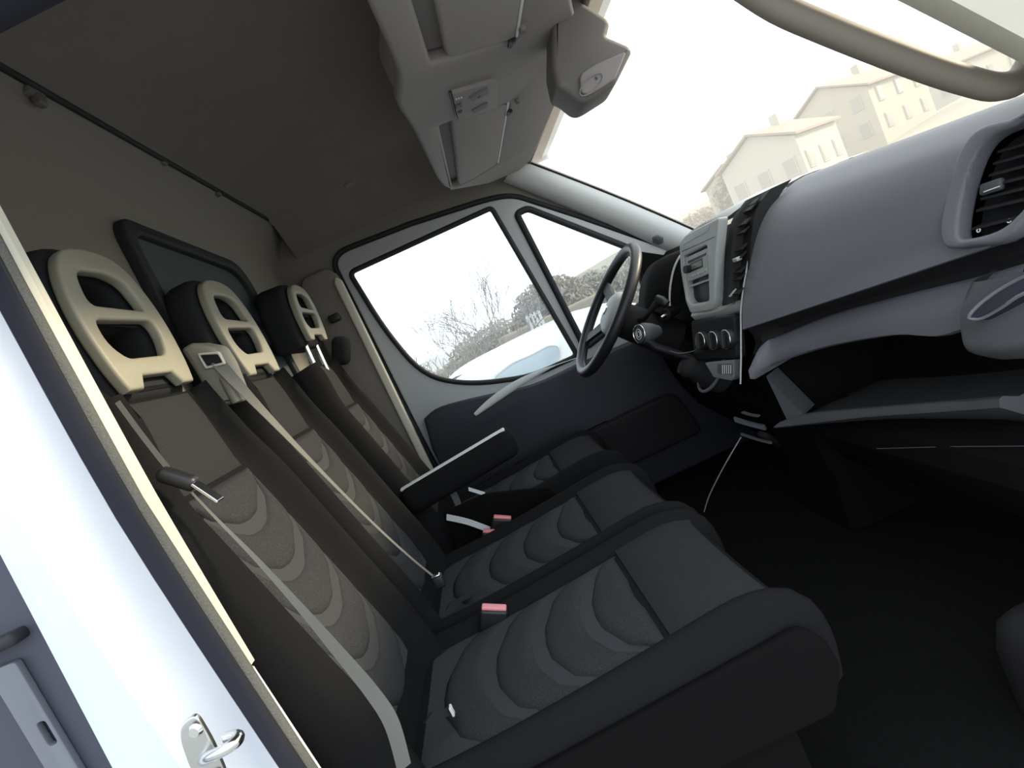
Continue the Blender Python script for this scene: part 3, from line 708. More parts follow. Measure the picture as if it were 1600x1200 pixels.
# --- centre stack
bo = P(1098, 420, y=.01); TL, TR = P(1072, 392, y=.10), P(1128, 365, y=-.08); BL = P(1088, 486, y=.10)
bn = (TR-TL).cross(BL-TL).normalized(); bn = bn if bn.x < 0 else -bn
be1 = (TR-TL).normalized(); be2 = bn.cross(be1); be2 = be2 if be2.z > 0 else -be2
def b2d(pts, off=0): return [((onpl(u, v, TL+bn*off, bn)-TL).dot(be1), (onpl(u, v, TL+bn*off, bn)-TL).dot(be2)) for u, v in pts]
def bpl(name, px, off, th, m, parent, holes=(), r=.004, bevel=.0015):
    return plate(name, [fillet(b2d(px), r, 4)]+[fillet(b2d(h), r, 4) for h in holes], TL+bn*off, be1, be2, th, m, parent, bevel=bevel)
stk = bpl('centre_stack', [(1068, 378), (1078, 366), (1100, 354), (1131, 338), (1126, 400), (1124, 470), (1118, 483), (1086, 489), (1078, 470), (1070, 420)], 0, .03, 'bezel', db_, holes=[[(1074, 400), (1112, 381), (1115, 466), (1112, 470), (1086, 474), (1080, 466)]], r=.010, bevel=.005)
bpl('radio_cavity', [(1072, 398), (1114, 378), (1117, 468), (1113, 473), (1085, 477), (1078, 468)], -.012, .004, 'black', stk)
bpl('button_strip', [(1078, 371), (1117, 350), (1116, 358), (1113, 361), (1074, 382)], .013, .006, 'radio_face', stk, r=.002)
bpl('seam', [(1073, 391), (1125, 368), (1125, 369.2), (1073, 392.4)], .014, .003, 'black', stk, r=0, bevel=0)
rd = bpl('radio', [(1076, 402), (1111, 386), (1112, 427), (1079, 440)], 0, .022, 'radio_face', stk, r=.003)
bpl('cassette_slot', [(1081, 407), (1109, 394), (1109, 397.5), (1081, 411)], .011, .003, 'black', rd, r=.001, bevel=0)
bpl('display', [(1085, 413), (1102, 405), (1103, 414), (1086, 421)], .0115, .003, 'lcd', rd, r=.001, bevel=.0005)
bpl('display_rim', [(1083, 412), (1103, 402), (1104, 416), (1085, 424)], .0105, .002, 'black', rd, r=.001, bevel=0)
kc = onpl(1078, 420, TL+bn*.012, bn); tube('volume_knob', [kc, kc+bn*.016], .011, 'black', rd, n=14)
for k in range(6):
    a = V((1082, 431)).lerp(V((1103, 422)), k/5); c = onpl(a.x, a.y, TL+bn*.0115, bn)
    add('preset_key', *rboxg(c, (.006, .0035, .0025), .0012, (be1, be2, bn)), 'bezel', rd)
for k in range(3):
    a = V((1108, 396)).lerp(V((1109, 418)), k/2); c = onpl(a.x, a.y, TL+bn*.0115, bn)
    add('side_key', *rboxg(c, (.004, .005, .0025), .0012, (be1, be2, bn)), 'bezel', rd)
bpl('tray_edge', [(1081, 445), (1114, 434), (1114, 437), (1082, 448.5)], .004, .010, 'bezel', stk, r=.001)
# light pinstripe beads round the stack
# --- centre vent between stack and passenger panel
vcol = []
for (u, v), yy in zip(((1168, 312), (1146, 345), (1138, 395), (1135, 440), (1131, 478)), (-.09,)*5):
    vcol.append(P(u, v, y=-.09))
vcol = catmull(vcol, 4)
rows = []
for p in vcol:
    rows.append([p+V((.10, .03, 0)), p+V((.0, .012, 0)), p+V((.004, -.008, 0)), p+V((.03, -.02, 0)), p+V((.035, -.055, 0)), p+V((.09, -.06, 0))])
cv_ = add('centre_vent', *gridg(rows), 'dash_dark', db_, smooth=True, auto=50)
for k in range(9):
    p = vcol[2+k*(len(vcol)-5)//8]
    add('vent_slat', *boxg(p+V((.020, -.032, .0)), (.010, .020, .0016), (V((.9, 0, .43)).normalized(), Y, V((-.43, 0, .9)).normalized())), 'dash_dark', cv_)
c = P(1154, 404, y=-.12); add('vent_tab', *rboxg(c+V((-.004, 0, 0)), (.008, .012, .005), .003), 'bezel', cv_)
ribbon('vent_lip', [P(1148, 455, y=-.11), P(1142, 460, y=-.10), P(1138, 461, y=-.09)], [V((.006, 0, .004))]*3, 'bezel', cv_, th=.004)
tc_s = [P(1069, 371, y=.105), P(1080, 361, y=.09), P(1103, 346, y=.05), P(1135, 327, y=0), P(1172, 309, y=-.06), P(1222, 292, y=-.125)]
tc_e = [P(1070, 378, y=.105), P(1082, 368, y=.09), P(1106, 355, y=.05), P(1134, 341, y=-.02), P(1164, 320, y=-.075), P(1215, 302, y=-.125)]
add('top_cap', *gridg([[a+V((.25, 0, -.01)), a+V((.06, 0, .004)), a, a.lerp(b, .5)+V((-.003, 0, .002)), b, b+V((.04, 0, -.006))] for a, b in zip(catmull(tc_s, 4), catmull(tc_e, 4))]), 'bezel', db_, smooth=True, auto=60)
# trim under the stack, heater panel and knobs
rows = []
for u, v, y in ((1080, 492, .10), (1100, 489, .05), (1124, 484, -.02), (1148, 474, -.09), (1157, 450, -.12)):
    p = P(u, v, y=y); rows.append([p+V((.06, 0, .02)), p+V((.004, 0, .004)), p+V((-.002, 0, -.003)), p+V((.006, 0, -.022)), p+V((.05, 0, -.035))])
add('stack_foot', *gridg(rows), 'bezel', db_, smooth=True, auto=60)
hp = [P(1086, 500, y=.11), P(1154, 492, y=-.11), P(1156, 560, y=-.11), P(1092, 562, y=.11)]
hn = (hp[1]-hp[0]).cross(hp[3]-hp[0]).normalized(); hn = hn if hn.x < 0 else -hn
he = (hp[1]-hp[0]).normalized(); hu = hn.cross(he); hu = hu if hu.z > 0 else -hu
h2 = [((p-hp[0]).dot(he), (p-hp[0]).dot(hu)) for p in hp]
hpan = plate('heater_panel', [fillet(h2, .015)], hp[0]+hn*.0, he, hu, .03, 'dash_dark', db_, bevel=.006)
c = P(1122, 502, y=0); rbox('heater_hood', c+V((.018, 0, 0)), (.018, .045, .012), 'dash_grey', hpan, r=.008)
for k, (u, v, y) in enumerate(((1097, 533, .062), (1116, 532, .0), (1136, 530, -.062))):
    c = onpl(u, v, hp[0]+hn*.024, hn)
    kn = tube('heater_knob', [c-hn*.018, c-hn*.002, c+hn*.008], [.027, .0265, .023], 'black', hpan, n=24)
    tube('knob_ring', [c+hn*.006+(he*math.cos(a)+hu*math.sin(a))*.0245 for a in [i*math.pi/12 for i in range(24)]], .0018, 'chrome', kn, n=6, closed=True)
    add('knob_grip', *rboxg(c+hn*.010, (.004, .022, .007), .003, (he, hu, hn)), 'black', kn)
dq = [P(1106, 566, y=-.02), P(1152, 561, y=-.10), P(1153, 590, y=-.10), P(1146, 594, y=-.09), P(1120, 590, y=-.03)]
dn = (dq[1]-dq[0]).cross(dq[2]-dq[0]).normalized(); dn = dn if dn.x < 0 else -dn
de = (dq[1]-dq[0]).normalized(); du = dn.cross(de); du = du if du.z > 0 else -du
d2 = lambda pts: [((onpl(u, v, dq[0], dn)-dq[0]).dot(de), (onpl(u, v, dq[0], dn)-dq[0]).dot(du)) for u, v in pts]
dr_ = plate('ashtray_drawer', [fillet(d2([(1106, 566), (1152, 561), (1153, 588), (1148, 594), (1120, 589)]), .004)], dq[0], de, du, .03, 'dash_grey', db_, bevel=.003)
plate('drawer_lid', [fillet(d2([(1128, 568), (1150, 567), (1151, 585), (1128, 582)]), .002)], dq[0]+dn*.015, de, du, .006, 'dash_mid', dr_, bevel=.001)
for k in range(5):
    a = d2([(1136+k*3.2, 569+.0*k)])[0]; b = d2([(1136+k*3.2, 583)])[0]
    pa = dq[0]+dn*.019+de*a[0]+du*a[1]; pb = dq[0]+dn*.019+de*b[0]+du*b[1]
    tube('drawer_rib', [pa, pb], .0012, 'bezel', dr_, n=5)
# lower console column with its small shelf edges
rows = []
for x, z, hw in ((.64, 1.20, .12), (.66, 1.08, .12), (.70, .98, .13), (.72, .80, .14), (.70, .66, .15)):
    rows.append([V((x+.3, .02+hw, z)), V((x+.02, .02+hw, z)), V((x, .02+hw-.02, z)), V((x, .02-hw+.02, z)), V((x+.02, .02-hw, z)), V((x+.3, .02-hw, z))])
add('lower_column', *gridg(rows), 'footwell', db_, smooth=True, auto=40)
for (a, b), th in ((((1148, 655), (1196, 668)), .006), (((1158, 678), (1206, 692)), .002), (((1160, 644), (1186, 650)), .0015)):
    p, q = P(*a, y=-.10), P(*b, y=-.145); ribbon('column_shelf_edge', [p, lerp(p, q, .5)+V((0, 0, -.002)), q], [V((.0, 0, th))]*3, 'dash_mid', db_, th=.01)
# instrument hood in front of the driver
ih = [P(u, v, y=.24) for u, v in ((1045, 478), (1045, 455), (1050, 425), (1060, 402), (1075, 388), (1100, 378))]
ih = catmull(ih, 4); rows = []
for yy, k in ((.22, .03), (.225, .005), (.235, 0), (.40, -.02), (.57, 0), (.58, .01), (.59, .03)):
    rows.append([V((p.x+k, yy, p.z-k*.3)) for p in ih])
hood = add('instrument_hood', *gridg(rows), 'footwell', db_, smooth=True, auto=60)
tube('hood_rim', [V((p.x-.001, .228, p.z)) for p in ih], .0035, 'bezel', hood, n=6)
add('instrument_face', *boxg((.72, .40, 1.42), (.01, .16, .07), (V((.87, 0, .5)), Y, V((-.5, 0, .87)))), 'black', hood)
# ================================================================== steering wheel, column, gear lever
wc = V((.452, .40, 1.436)); wu = V((.33, 0, .335)).normalized(); wn = V((-wu.z, 0, wu.x))
sw = thing('steering_wheel', 'black four-spoke steering wheel tilted back in front of the driver seat', 'steering wheel', wc)
R_ = .222
tube('rim', [wc+(wu*math.cos(a)+Y*math.sin(a))*R_ for a in [2*math.pi*i/56 for i in range(56)]], .0185, 'black', sw, n=12, closed=True)
hubrows = []
for r_, h_ in ((.085, -.05), (.088, -.03), (.080, -.012), (.060, .0), (.03, .006), (.004, .007)):
    hubrows.append([wc+wn*h_+(wu*math.cos(a)*.9+Y*math.sin(a))*r_ for a in [2*math.pi*i/28 for i in range(28)]])
hub = add('hub', *gridg(hubrows, cu=True, caps=True), 'bezel', sw, smooth=True, auto=60)  # pale colour carries the sunlight falling on the airbag cover
add('hub_badge', *tubeg([wc+wn*.006, wc+wn*.010], [.018, .016], 18), 'chrome', hub, smooth=True)
for ang in (60, 120, 240, 300):
    a = math.radians(ang); d = wu*math.cos(a)+Y*math.sin(a); s_ = wn.cross(d)
    rw = []
    for t, wd_, h_ in ((.05, .026, -.025), (.10, .022, -.022), (.16, .018, -.012), (R_, .020, .0)):
        o = wc+d*t+wn*h_; rw.append([o+s_*wd_+wn*.006, o-s_*wd_+wn*.006, o-s_*wd_-wn*.006, o+s_*wd_-wn*.006])
    add('spoke', *gridg(rw, cu=True, caps=True), 'black', sw, smooth=True)
sc0 = thing('steering_column', 'black steering column shroud with two stalks behind the wheel', 'steering column', wc-wn*.1)
rw = []
for t, a_, b_ in ((-.05, .05, .055), (-.07, .06, .065), (-.16, .065, .07), (-.26, .07, .075)):
    o = wc+wn*t-wu*.01; rw.append([o+(wu*math.cos(q)*a_+Y*math.sin(q)*b_) for q in [2*math.pi*i/20 for i in range(20)]])
add('shroud', *gridg(rw, cu=True, caps=True), 'dash_dark', sc0, smooth=True, auto=60)
stA = tube('wiper_stalk', [wc-wn*.10-Y*.05, wc-wn*.095-Y*.13, P(1030, 468, y=.23)], [.008, .008, .010], 'black', sc0, n=10)
tube('stalk_end', [P(1026, 466, y=.235), P(1034, 470, y=.22), P(1042, 476, y=.21)], [.012, .016, .013], 'black', stA, n=12)
tube('indicator_stalk', [wc-wn*.10+Y*.05, wc-wn*.095+Y*.17, wc-wn*.08+Y*.23], [.008, .008, .010], 'black', sc0, n=10)
ig = P(1040, 492, y=.25); tube('ignition_barrel', [ig+V((.05, .04, 0)), ig], .018, 'black', sc0, n=14)
tube('key', [ig, ig+V((-.02, -.012, -.004))], .007, 'chrome', sc0, n=8)
gk = P(1000, 522, y=.12); gb = P(1062, 575, y=.12)
gl_ = thing('gear_lever', 'black gear lever with silver-ringed knob rising from the dashboard', 'gear lever', gb+V((.06, 0, -.04)))
gd = (gb-gk).normalized()
tube('shaft', [gk+gd*.02, gk+gd*.06, gb+V((.08, 0, -.02))], [.016, .012, .011], 'black', gl_, n=12)
face = V((-.85, -.35, .25)).normalized()
kn = tube('knob', [gk+face*.004, gk+face*.0, gk-face*.02, gk-face*.045, gk-face*.07], [.022, .029, .031, .026, .016], 'dash_mid', gl_, n=20, squash=1.0)
ku = face.cross(Y).normalized(); kv = face.cross(ku)
tube('knob_ring', [gk+face*.003+(ku*math.cos(a)+kv*math.sin(a))*.0265 for a in [i*math.pi/12 for i in range(24)]], .0022, 'chrome', kn, n=6, closed=True)
for r_ in (.016, .009):
    tube('knob_mark', [gk+face*.0055+(ku*math.cos(a)*1.2+kv*math.sin(a))*r_*.8 for a in [i*math.pi/8 for i in range(16)]], .0009, 'print_white', kn, n=5, closed=True)
boot = [[gb+V((.035, 0, -.015))+(V((.7, 0, .7))*math.cos(q)+Y*math.sin(q))*r_+V((d_, 0, -d_*.6)) for q in [2*math.pi*i/20 for i in range(20)]] for r_, d_ in ((.022, -.03), (.034, -.01), (.030, .0), (.046, .02), (.042, .03), (.062, .05), (.07, .09))]
bo_ = add('gaiter', *gridg(boot, cu=True, caps=True), 'black_soft', gl_, smooth=True, auto=70)
tube('gaiter_ring', [gb+V((.085, 0, -.045))+(V((.7, 0, .7))*math.cos(q)+Y*math.sin(q))*.07 for q in [2*math.pi*i/24 for i in range(24)]], .005, 'dash_grey', bo_, n=8, closed=True)
# loose cable under the dash
cb = tag(tube('cable', catmull([P(1158, 683, y=-.13), P(1143, 708, y=-.135), P(1124, 742, y=-.14), P(1108, 775, y=-.145), P(1100, 800, y=-.15)], 6), .0018, 'dash_grey', org=P(1100, 800, y=-.15), n=6), 'thin pale cable hanging below the dashboard centre', 'cable')
tag(tube('wiring_loop', catmull([P(1046, 548, y=.10), P(1062, 552, y=.09), P(1082, 549, y=.07), P(1090, 545, y=.06)], 5), .0015, 'dash_mid', org=P(1060, 552, y=.09), n=6), 'short grey wire looping out beside the gear lever', 'wire')
tag(add('pedal', *join([rboxg((.78, .33, .80), (.012, .035, .045), .008, (V((.8, 0, .6)), Y, V((-.6, 0, .8)))), tubeg([V((.79, .33, .84)), V((.85, .33, 1.0))], .009, 8)]), 'rubber', org=(.78, .33, .75), smooth=True), 'black rubber foot pedal in the driver footwell', 'pedal')
# wheel arch step in the passenger footwell
wa = P(1545, 960, y=-.74)
fl = bpy.data.objects['floor']
rbox('wheel_arch', (P(1600, 960, y=-.78).x+.06, -.80, P(1600, 960, y=-.78).z-.13), (.10, .09, .12), 'dash_dark', fl, r=.06)
add('sill_strip', *rboxg((.2, -.90, FLOOR+.006), (.50, .03, .006), .004), 'dash_mid', fl)
# ================================================================== overhead console and fittings at the header
oz = 2.052
oc = thing('overhead_console', 'grey overhead console with fold-down sun visors and reading lamp', 'console', (.27, 0, oz))
rear = [(.060, -.86), (.068, -.66), (.080, -.49), (.082, -.39), (.066, -.30), (.066, -.24), (.082, -.10), (.098, .14), (.120, .43), (.150, .56), (.175, .60)]
rear = [tuple(p[:2]) for p in catmull([V((a, b, 0)) for a, b in rear], 4)]
front = [(.30, .72), (.44, .74), (.478, .66), (.492, .48), (.505, .1), (.49, -.25), (.44, -.42), (.455, -.62), (.455, -.86)]
hA = fillet([(.146, -.070), (.338, -.012), (.332, .50), (.250, .555), (.160, .57)], [.012, .012, .02, .03, .02], 4)
hB = fillet([(.118, -.84), (.335, -.84), (.334, -.335), (.150, -.388)], .015, 4)
plate('console_shell', [rear+front, hA, hB], (0, 0, oz+.016), X, Y, .032, 'console_grey', oc, bevel=.010)
plate('console_back', [[(.07, -.86)]+[(a+.006, b) for a, b in rear[4:]]+[(.46, .6), (.46, -.86)]], (0, 0, oz+.075), X, Y, .09, 'console_grey', oc, bevel=.02)
def visor(name, poly, lab):
    v = plate(name, [fillet(poly, .016, 4)], (0, 0, oz+.010), X, Y, .022, 'visor', oc, bevel=.007); v['label'] = lab; return v
v1 = visor('sun_visor', [(.178, -.055), (.336, -.008), (.330, .50), (.245, .548), (.184, .556)], 'pale fabric sun visor over the driver')
v2 = visor('sun_visor', [(.156, -.83), (.332, -.83), (.331, -.345), (.182, -.388)], 'pale fabric sun visor over the passenger')
for (u, v), vis in (((858-0, 512), v1), ((868, 195), v2)):
    c = P(500+u/2.909, v/2.909, z=oz-.002)
    add('visor_clip', *join([rboxg(c, (.006, .016, .004), .003), rboxg(c+V((.004, -.012, -.003)), (.004, .006, .004), .002)]), 'black', vis)
for pth, vis in (([(.337, -.02), (.333, .49)], v1), ([(.334, -.8), (.333, -.35)], v2)):
    tube('visor_rod', [V((a, b, oz+.002)) for a, b in pth], .0035, 'pillar_trim', vis, n=6)
for u, v in ((808, 155), (815, 43)):
    c = P(u, v, z=oz); add('visor_hook', *rboxg(c, (.006, .010, .010), .004), 'headliner', oc)
# reading lamp unit
lamp = [P(u, v, z=oz-.003) for u, v in ((705, 143), (775, 122), (776, 165), (715, 185))]
lo2 = [(p.x, p.y) for p in lamp]
lm_ = plate('reading_lamp', [fillet(lo2, .006, 3)], (0, 0, oz-.004), X, Y, .010, 'visor', oc, bevel=.002)
lens = [P(u, v, z=oz-.011) for u, v in ((733, 153), (750, 142), (762, 137), (764, 146), (752, 153), (738, 158))]
plate('lamp_lens', [fillet([(p.x, p.y) for p in lens], .004)], (0, 0, oz-.010), X, Y, .004, 'dash_grey', lm_, bevel=.001)
lens = [P(u, v, z=oz-.011) for u, v in ((737, 173), (752, 164), (762, 160), (763, 165), (752, 172), (740, 177))]
plate('lamp_lens', [fillet([(p.x, p.y) for p in lens], .004)], (0, 0, oz-.010), X, Y, .004, 'dash_grey', lm_, bevel=.001)
for (u, v), (hx, hy) in (((716, 165), (.008, .010)), ((719, 174), (.005, .006)), ((748, 150), (.004, .004))):
    c = P(u, v, z=oz-.010); add('lamp_switch', *rboxg(c, (hx, hy, .003), .002), 'dash_mid', lm_)
for k in range(3):
    c = P(713+k*4, 155-k*1.2, z=oz-.0095); add('lamp_print', *boxg(c, (.0016, .0035, .0006)), 'print_white', lm_)
for a in ([(705, 143), (715, 185)],):
    tube('lamp_gap', [P(a[0][0]-2, a[0][1], z=oz-.002), P(a[1][0]-2, a[1][1]-3, z=oz-.002)], .003, 'black', lm_, n=6)
# sensor housing hanging at the top of the windscreen
ys = -.33
sh = thing('sensor_housing', 'grey angular sensor housing hanging at the top of the windscreen', 'housing', P(900, 60, y=ys))
so2 = pxz([(864, -30), (890, -12), (950, 27), (954, 34), (949, 55), (984, 70), (989, 78), (963, 130), (916, 160), (902, 158), (884, 142), (870, 136), (862, 100)], ys)
body = plate('housing_body', [fillet(so2, [.004, .004, .008, .006, .004, .006, .006, .012, .016, .012, .01, .006, .006], 4)], (0, ys+.05, 0), X, Z, .10, 'sensor_grey', sh, bevel=.012)
so3 = pxz([(905, 118), (930, 102), (978, 82), (960, 126), (918, 152), (906, 146)], ys-.001)
cov = plate('lens_cover', [fillet(so3, .010, 5)], (0, ys-.003, 0), X, Z, .012, 'console_grey', body, bevel=.004)
tube('lens_ring', [P(924+19*math.cos(a)*.9-6*math.sin(a), 132+16*math.sin(a)-8*math.cos(a), y=ys-.011) for a in [i*math.pi/10 for i in range(20)]], .0014, 'visor', cov, n=5, closed=True)
c = P(932, 122, y=ys-.011); add('cover_mark', *rboxg(c, (.002, .001, .003), .0008), 'dash_mid', cov)
# grab handle on the near windscreen pillar
hy = -.775
hpts = [(1150, -30), (1215, 12), (1290, 45), (1370, 77), (1450, 107), (1510, 126), (1555, 136), (1588, 128), (1608, 104), (1628, 60), (1650, 0)]
gh = thing('grab_handle', 'beige curved grab handle on the passenger side windscreen pillar', 'handle', P(1510, 126, y=hy))
hp_ = catmull([P(u, v, y=hy-.0*i) for i, (u, v) in enumerate(hpts)], 4)
tube('grip', hp_, .0185, 'handle_brown', gh, n=14)
for e in (hp_[0], hp_[-1]):
    t_ = min((ws(-.80, k/40)+V((-.10, 0, -.02)) for k in range(-4, 44)), key=lambda q: (q-e).length)
    tube('mount', [e, e.lerp(t_, .5), t_], [.019, .021, .026], 'handle_brown', gh, n=12)
# ================================================================== outdoors
structure(add('ground', *boxg((40, 60, -.05), (160, 180, .05)), 'asphalt', org=(0, 0, 0)), 'grey paved yard')
# hillside carrying the houses, ahead and to the left
def hill_z(x, y):
    return 9*sstep(18, 110, x*.75+y*.25)*(.7+.3*math.sin(y*.05))
rows = [[V((x, y, hill_z(x, y)-.12)) for y in range(-100, 181, 14)] for x in range(16, 180, 10)]
structure(add('hillside', *gridg(rows), 'hill_grass', org=(20, 40, 0), smooth=True), 'pale grassy hillside beyond the yard')
def house(label, c, wx, wy, h, rh, yaw, wall, wins):
    r = thing('house', label, 'house', c, 'houses on the hillside')
    ax = (V((math.cos(yaw), math.sin(yaw), 0)), V((-math.sin(yaw), math.cos(yaw), 0)), Z)
    c = V(c)
    add('wall', *boxg(c+Z*(h/2-.8), (wx/2, wy/2, h/2+.8), ax), wall, r)
    a, b = ax[0], ax[1]; o = c+Z*h; ex, ey = wx/2+.4, wy/2+.4
    vs = [o-a*ex-b*ey, o+a*ex-b*ey, o+a*ex+b*ey, o-a*ex+b*ey, o-a*ex+Z*rh, o+a*ex+Z*rh]
    vs2 = [v+Z*.18 for v in vs]
    rf = add('roof', vs+vs2, [(0, 1, 5, 4), (2, 3, 4, 5), (6, 7, 11, 10), (8, 9, 10, 11), (0, 4, 10, 6), (3, 9, 10, 4), (1, 7, 11, 5), (2, 5, 11, 8), (0, 6, 7, 1), (2, 8, 9, 3)], 'roof_tile', r)
    add('gable', [o-a*(wx/2)-b*(wy/2), o-a*(wx/2)+b*(wy/2), o-a*(wx/2)+Z*rh*.95, o+a*(wx/2)-b*(wy/2), o+a*(wx/2)+b*(wy/2), o+a*(wx/2)+Z*rh*.95], [(0, 1, 2), (3, 5, 4), (0, 3, 4, 1), (0, 2, 5, 3), (1, 4, 5, 2)], wall, r)
    add('chimney', *boxg(o+a*wx*.2+Z*(rh+.3), (.35, .35, .7), ax), wall, rf)
    for face, n in (((-1, 0), 3), ((0, -1), 3)):
        d = a*face[0]+b*face[1]; s_ = b if face[0] else a; ww = wy if face[0] else wx
        for k in range(n):
            for f in range(wins):
                p = c+d*((wx if face[0] else wy)/2+.03)+s_*(ww*((k+.5)/n-.5))+Z*(1.4+f*2.6)
                if p.z > c.z+h-.6: continue
                wf = add('window', *boxg(p, (.55, .05, .7), (s_, d, Z)), wall, r)
                add('window_pane', *boxg(p+d*.04, (.45, .03, .6), (s_, d, Z)), 'house_glass', wf)
def gz(u, v, y): 
    p = P(u, v, y=y); return p
for lab, u, v, y, dims in (
    ('pale gabled house with brown roof at the foot of the hill', 1238, 292, 46, (7, 6.5, 3.4, 1.7, .55, 'house_wall2', 1)),
    ('cream two-storey house uphill from the gabled house', 1362, 225, 58, (11, 8, 5.0, 2.2, .45, 'house_wall', 2)),
    ('small brown-roofed house low beside the dashboard edge', 1168, 322, 58, (5, 5, 3.2, 1.5, .8, 'house_wall', 1)),
    ('long low house with brown roof behind the grab handle', 1500, 152, 72, (14, 8, 3.6, 1.9, .3, 'house_wall2', 1))):
    p = P(u, v, y=y); house(lab, (p.x, p.y, p.z), *dims)
# trees and shrubs
def blob_foliage(c, rx, ry, rz, n, size):
    vs, fs = [], []
    for i in range(n):
        d = V((random.gauss(0, 1), random.gauss(0, 1), random.gauss(0, 1))).normalized()*(random.random()**.45)
        p = V(c)+V((d.x*rx, d.y*ry, d.z*rz)); a = V((random.gauss(0, 1), random.gauss(0, 1), random.gauss(0, 1))).normalized(); b = a.orthogonal().normalized()
        k = len(vs); s = size*(.5+random.random()); vs += [p-a*s, p+b*s*.5, p+a*s, p-b*s*.5]; fs.append((k, k+1, k+2, k+3))
    return vs, fs
def bare_tree(label, base, h, lean, spread, seed):
    random.seed(seed); base = V(base)
    r = thing('bare_tree', label, 'tree', base, 'bare trees across the yard')
    parts = []; twigs = []
    def grow(p, d, L, rad, dep):
        path = [p]; q = p
        for i in range(4):
            d = (d+V((random.gauss(0, .10), random.gauss(0, .10), random.gauss(.04, .06)))).normalized(); q = q+d*L/4; path.append(q)
        (parts if dep < 2 else twigs).append(tubeg(path, [max(.0055, rad*(1-.14*i)) for i in range(5)], 6 if dep < 2 else 4))
        if dep < 4:
            for k in range(3 if dep < 3 else 2):
                ax = V((random.gauss(0, 1), random.gauss(0, .6), random.gauss(0, .4))).normalized()
                dd = (d+ax*spread*random.uniform(.5, 1.1)).normalized(); grow(path[random.choice((2, 3, 4, 4))], dd, L*random.uniform(.55, .8), rad*.52, dep+1)
    grow(base-Z*.2, V((lean, 0, 1)).normalized(), h*.36, h*.014, 0)
    t = add('trunk', *join(parts), 'bark', r, smooth=True); tw = add('twigs', *join(twigs), 'bark', r); tw['kind'] = 'stuff'
    random.seed(seed+50)
def at(u, v, y, z=None):
    p = P(u, v, y=y)
    return V((p.x, p.y, z if z is not None else p.z))
TY = 11.0
for k, (lab, u, dy, h, lean, sp) in enumerate((
    ('slim pale-barked bare tree leaning beside the white car', 732, -2.4, 2.6, -.14, .6),
    ('bare twiggy tree between the slim tree and the bushy one', 758, 2.0, 3.0, .05, .65),
    ('forked bare tree rising behind the white car roof', 786, 0, 3.1, -.04, .6),
    ('tall bare tree with thick trunk next to the brown hedge', 808, 1.4, 3.5, -.10, .55),
    ('low bare shrub-like tree at the edge of the driver window', 688, 5.2, 2.4, -.1, .8),
    ('wispy bare sapling left of the pale-barked tree', 712, 3.6, 2.6, -.1, .75),
    ('many-branched bare tree in front of the broad bush', 746, -1.1, 2.7, .02, .8),
    ('thin upright bare tree beside the forked tree', 776, 2.7, 3.4, -.06, .6),
    ('short bare tree beside the white slatted rack', 822, .3, 3.2, .05, .7))):
    p = at(u, 600-(u-735)*.46, TY+dy); bare_tree(lab, (p.x, p.y, 0.0), h, lean, sp, 11+k)
def bush(name, label, c, r, n, m, cat='bush', size=.10):
    o = thing(name, label, cat, (c[0], c[1], 0)); 
    f = add('foliage', *blob_foliage((c[0], c[1], r[2]*.9), r[0], r[1], r[2], n, size), m, o); f['kind'] = 'stuff'
    parts = []
    for k in range(6):
        a = random.uniform(0, 6.28); parts.append(tubeg([V((c[0], c[1], 0)), V((c[0]+r[0]*.4*math.cos(a), c[1]+r[1]*.4*math.sin(a), r[2]*1.3))], [.04, .015], 5))
    add('stems', *join(parts), 'bark', o)
random.seed(3)
for lab, u, v, y, rx, ry, n, m in (
    ('broad grey-green bush behind the bare trees', 762, 512, 15.5, 1.5, .7, 2600, 'leaf'),
    ('low pale bush at the far edge of the yard', 700, 572, 17.5, 1.7, .7, 1600, 'leaf'),
    ('tall brown evergreen behind the white slatted rack', 846, 446, 14.0, 1.15, .7, 5000, 'leaf_dark'),
    ('dense hedge seen through the small front side window', 925, 430, 15.2, 1.1, .7, 3600, 'leaf'),
    ('far end of the hedge behind the steering wheel', 992, 402, 16.8, 1.3, .7, 2600, 'leaf_dark')):
    q = P(u, v, y=y); bush('hedge_bush', lab, (q.x, y), (rx*1.1, ry, q.z/1.75), int(n*2.2), m, size=.065)
for lab, u, v, y, r3 in (
    ('round brown tree at the corner of the small brown-roofed house', 1150, 300, 52, (2.2, 2, 2.0)),
    ('low hillside thicket ahead of the windscreen pillar', 1100, 345, 68, (4, 2, 1.5)),
    ('brown tree crown between the gabled and the two-storey house', 1288, 262, 66, (3.4, 2.5, 3.2)),
    ('dark hillside trees beside the two-storey house', 1440, 178, 88, (4.5, 3, 4.2)),
    ('tall tree on the skyline under the grab handle', 1535, 125, 96, (5, 3, 4.6))):
    q = P(u, v, y=y); o = thing('hillside_tree', lab, 'tree', q-Z*r3[2]*1.3)
    f = add('foliage', *blob_foliage(q, r3[0], r3[1], r3[2], 1500, .32), 'leaf_dark', o); f['kind'] = 'stuff'
    add('trunk', *tubeg([q-Z*r3[2]*1.4, q], [.25, .12], 6), 'bark', o)
# low bank wall behind the rack
pa, pb = at(800, 545, 13.6), at(900, 480, 13.6)
tag(add('earth_bank', *rboxg(((pa.x+pb.x)/2, 12.0, .62), ((pb.x-pa.x)/2+.3, .18, .62), .08), 'hedge_wall', org=((pa.x+pb.x)/2, 12.0, 0), smooth=True), 'brown earth bank behind the white slatted rack', 'bank')
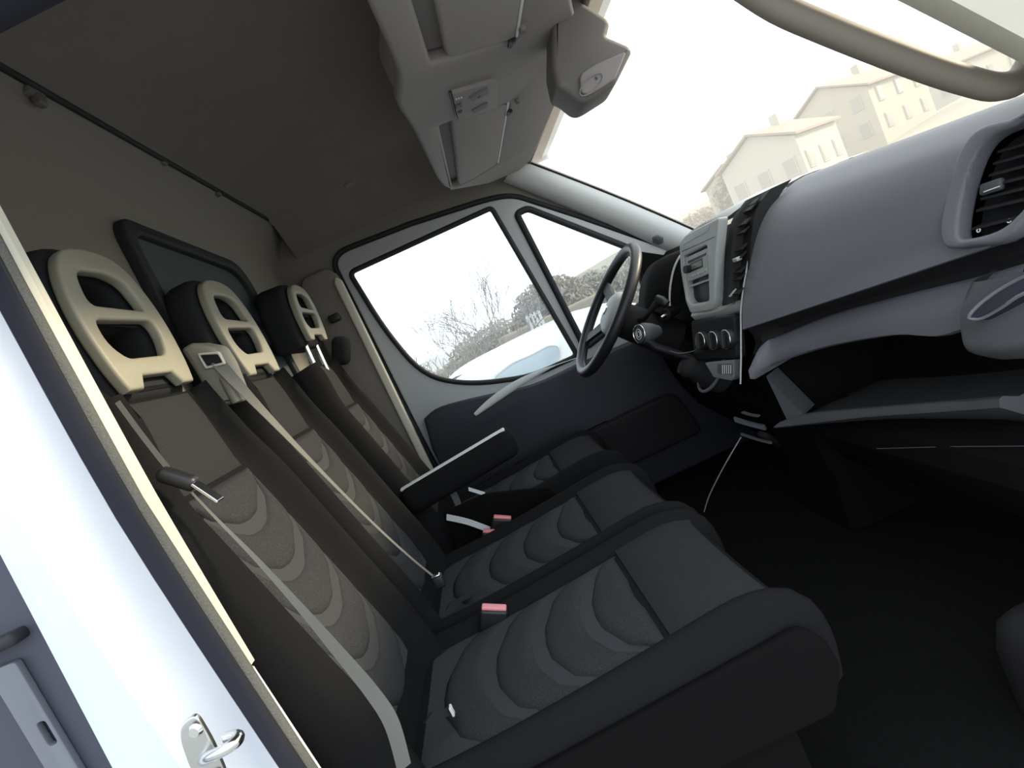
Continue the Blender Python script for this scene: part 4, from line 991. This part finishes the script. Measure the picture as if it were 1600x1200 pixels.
# white slatted rack
rt, rb = P(833, 488, y=11.5), P(843, 520, y=11.5)
rk = thing('slatted_rack', 'white wooden slatted rack standing before the brown bank', 'rack', (rb.x, 11.5, 0))
hR = rt.z; cx_ = (rt.x+rb.x)/2; hh = (rt.z-rb.z)/2
for k in range(4):
    add('slat', *boxg((cx_-.135+k*.09, 11.48, hR-hh), (.026, .012, hh)), 'white_wood', rk)
for k in range(3):
    add('rail', *boxg((cx_, 11.50, hR-.06-k*hh*.9), (.18, .012, .018)), 'white_wood', rk)
for s_ in (-1, 1):
    add('leg', *boxg((cx_+s_*.16, 11.52, hR*.49), (.02, .02, hR*.49)), 'white_wood', rk)
# parked white car beyond the driver door
cy = 3.0
car = thing('parked_car', 'white parked car with pale blue side glass outside the driver window', 'car', (.6, cy+.8, 0))
side = [(-2.2, .35), (2.6, .35), (2.62, .80), (2.45, .93), (1.75, 1.02), (1.20, 1.30), (.95, 1.345), (.2, 1.335), (-.25, 1.305), (-.55, 1.20), (-1.15, .98), (-2.1, .86), (-2.25, .7)]
side = [tuple(p[:2]) for p in catmull([V((a, b, 0)) for a, b in side], 4, True)]
glz = fillet(pxz([(772, 590), (800, 568), (830, 555), (858, 540), (872, 541), (874, 556), (858, 578), (820, 600), (790, 606)], cy), .03, 4)
carb = plate('car_body', [side], (0, cy+.82, 0), X, Z, 1.62, 'car_white', car, bevel=.14)
plate('side_glass', [glz], (0, cy-.004, 0), X, Z, .02, 'car_glass', carb, bevel=.003)
tube('glass_surround', [V((p[0], cy-.008, p[1])) for p in glz], .010, 'bezel', carb, n=6, closed=True)
tube('roof_rail', [P(u, v, y=cy+.12) for u, v in ((692, 601), (712, 590), (745, 578), (766, 571))], .008, 'rubber', carb, n=6)
for wx_ in (-1.4, 1.75):
    tube('wheel', [V((wx_, cy-.02, .31)), V((wx_, cy+.18, .31))], .31, 'rubber', car, n=20)
    tube('wheel_rim', [V((wx_, cy-.03, .31)), V((wx_, cy, .31))], .2, 'steel', car, n=18)
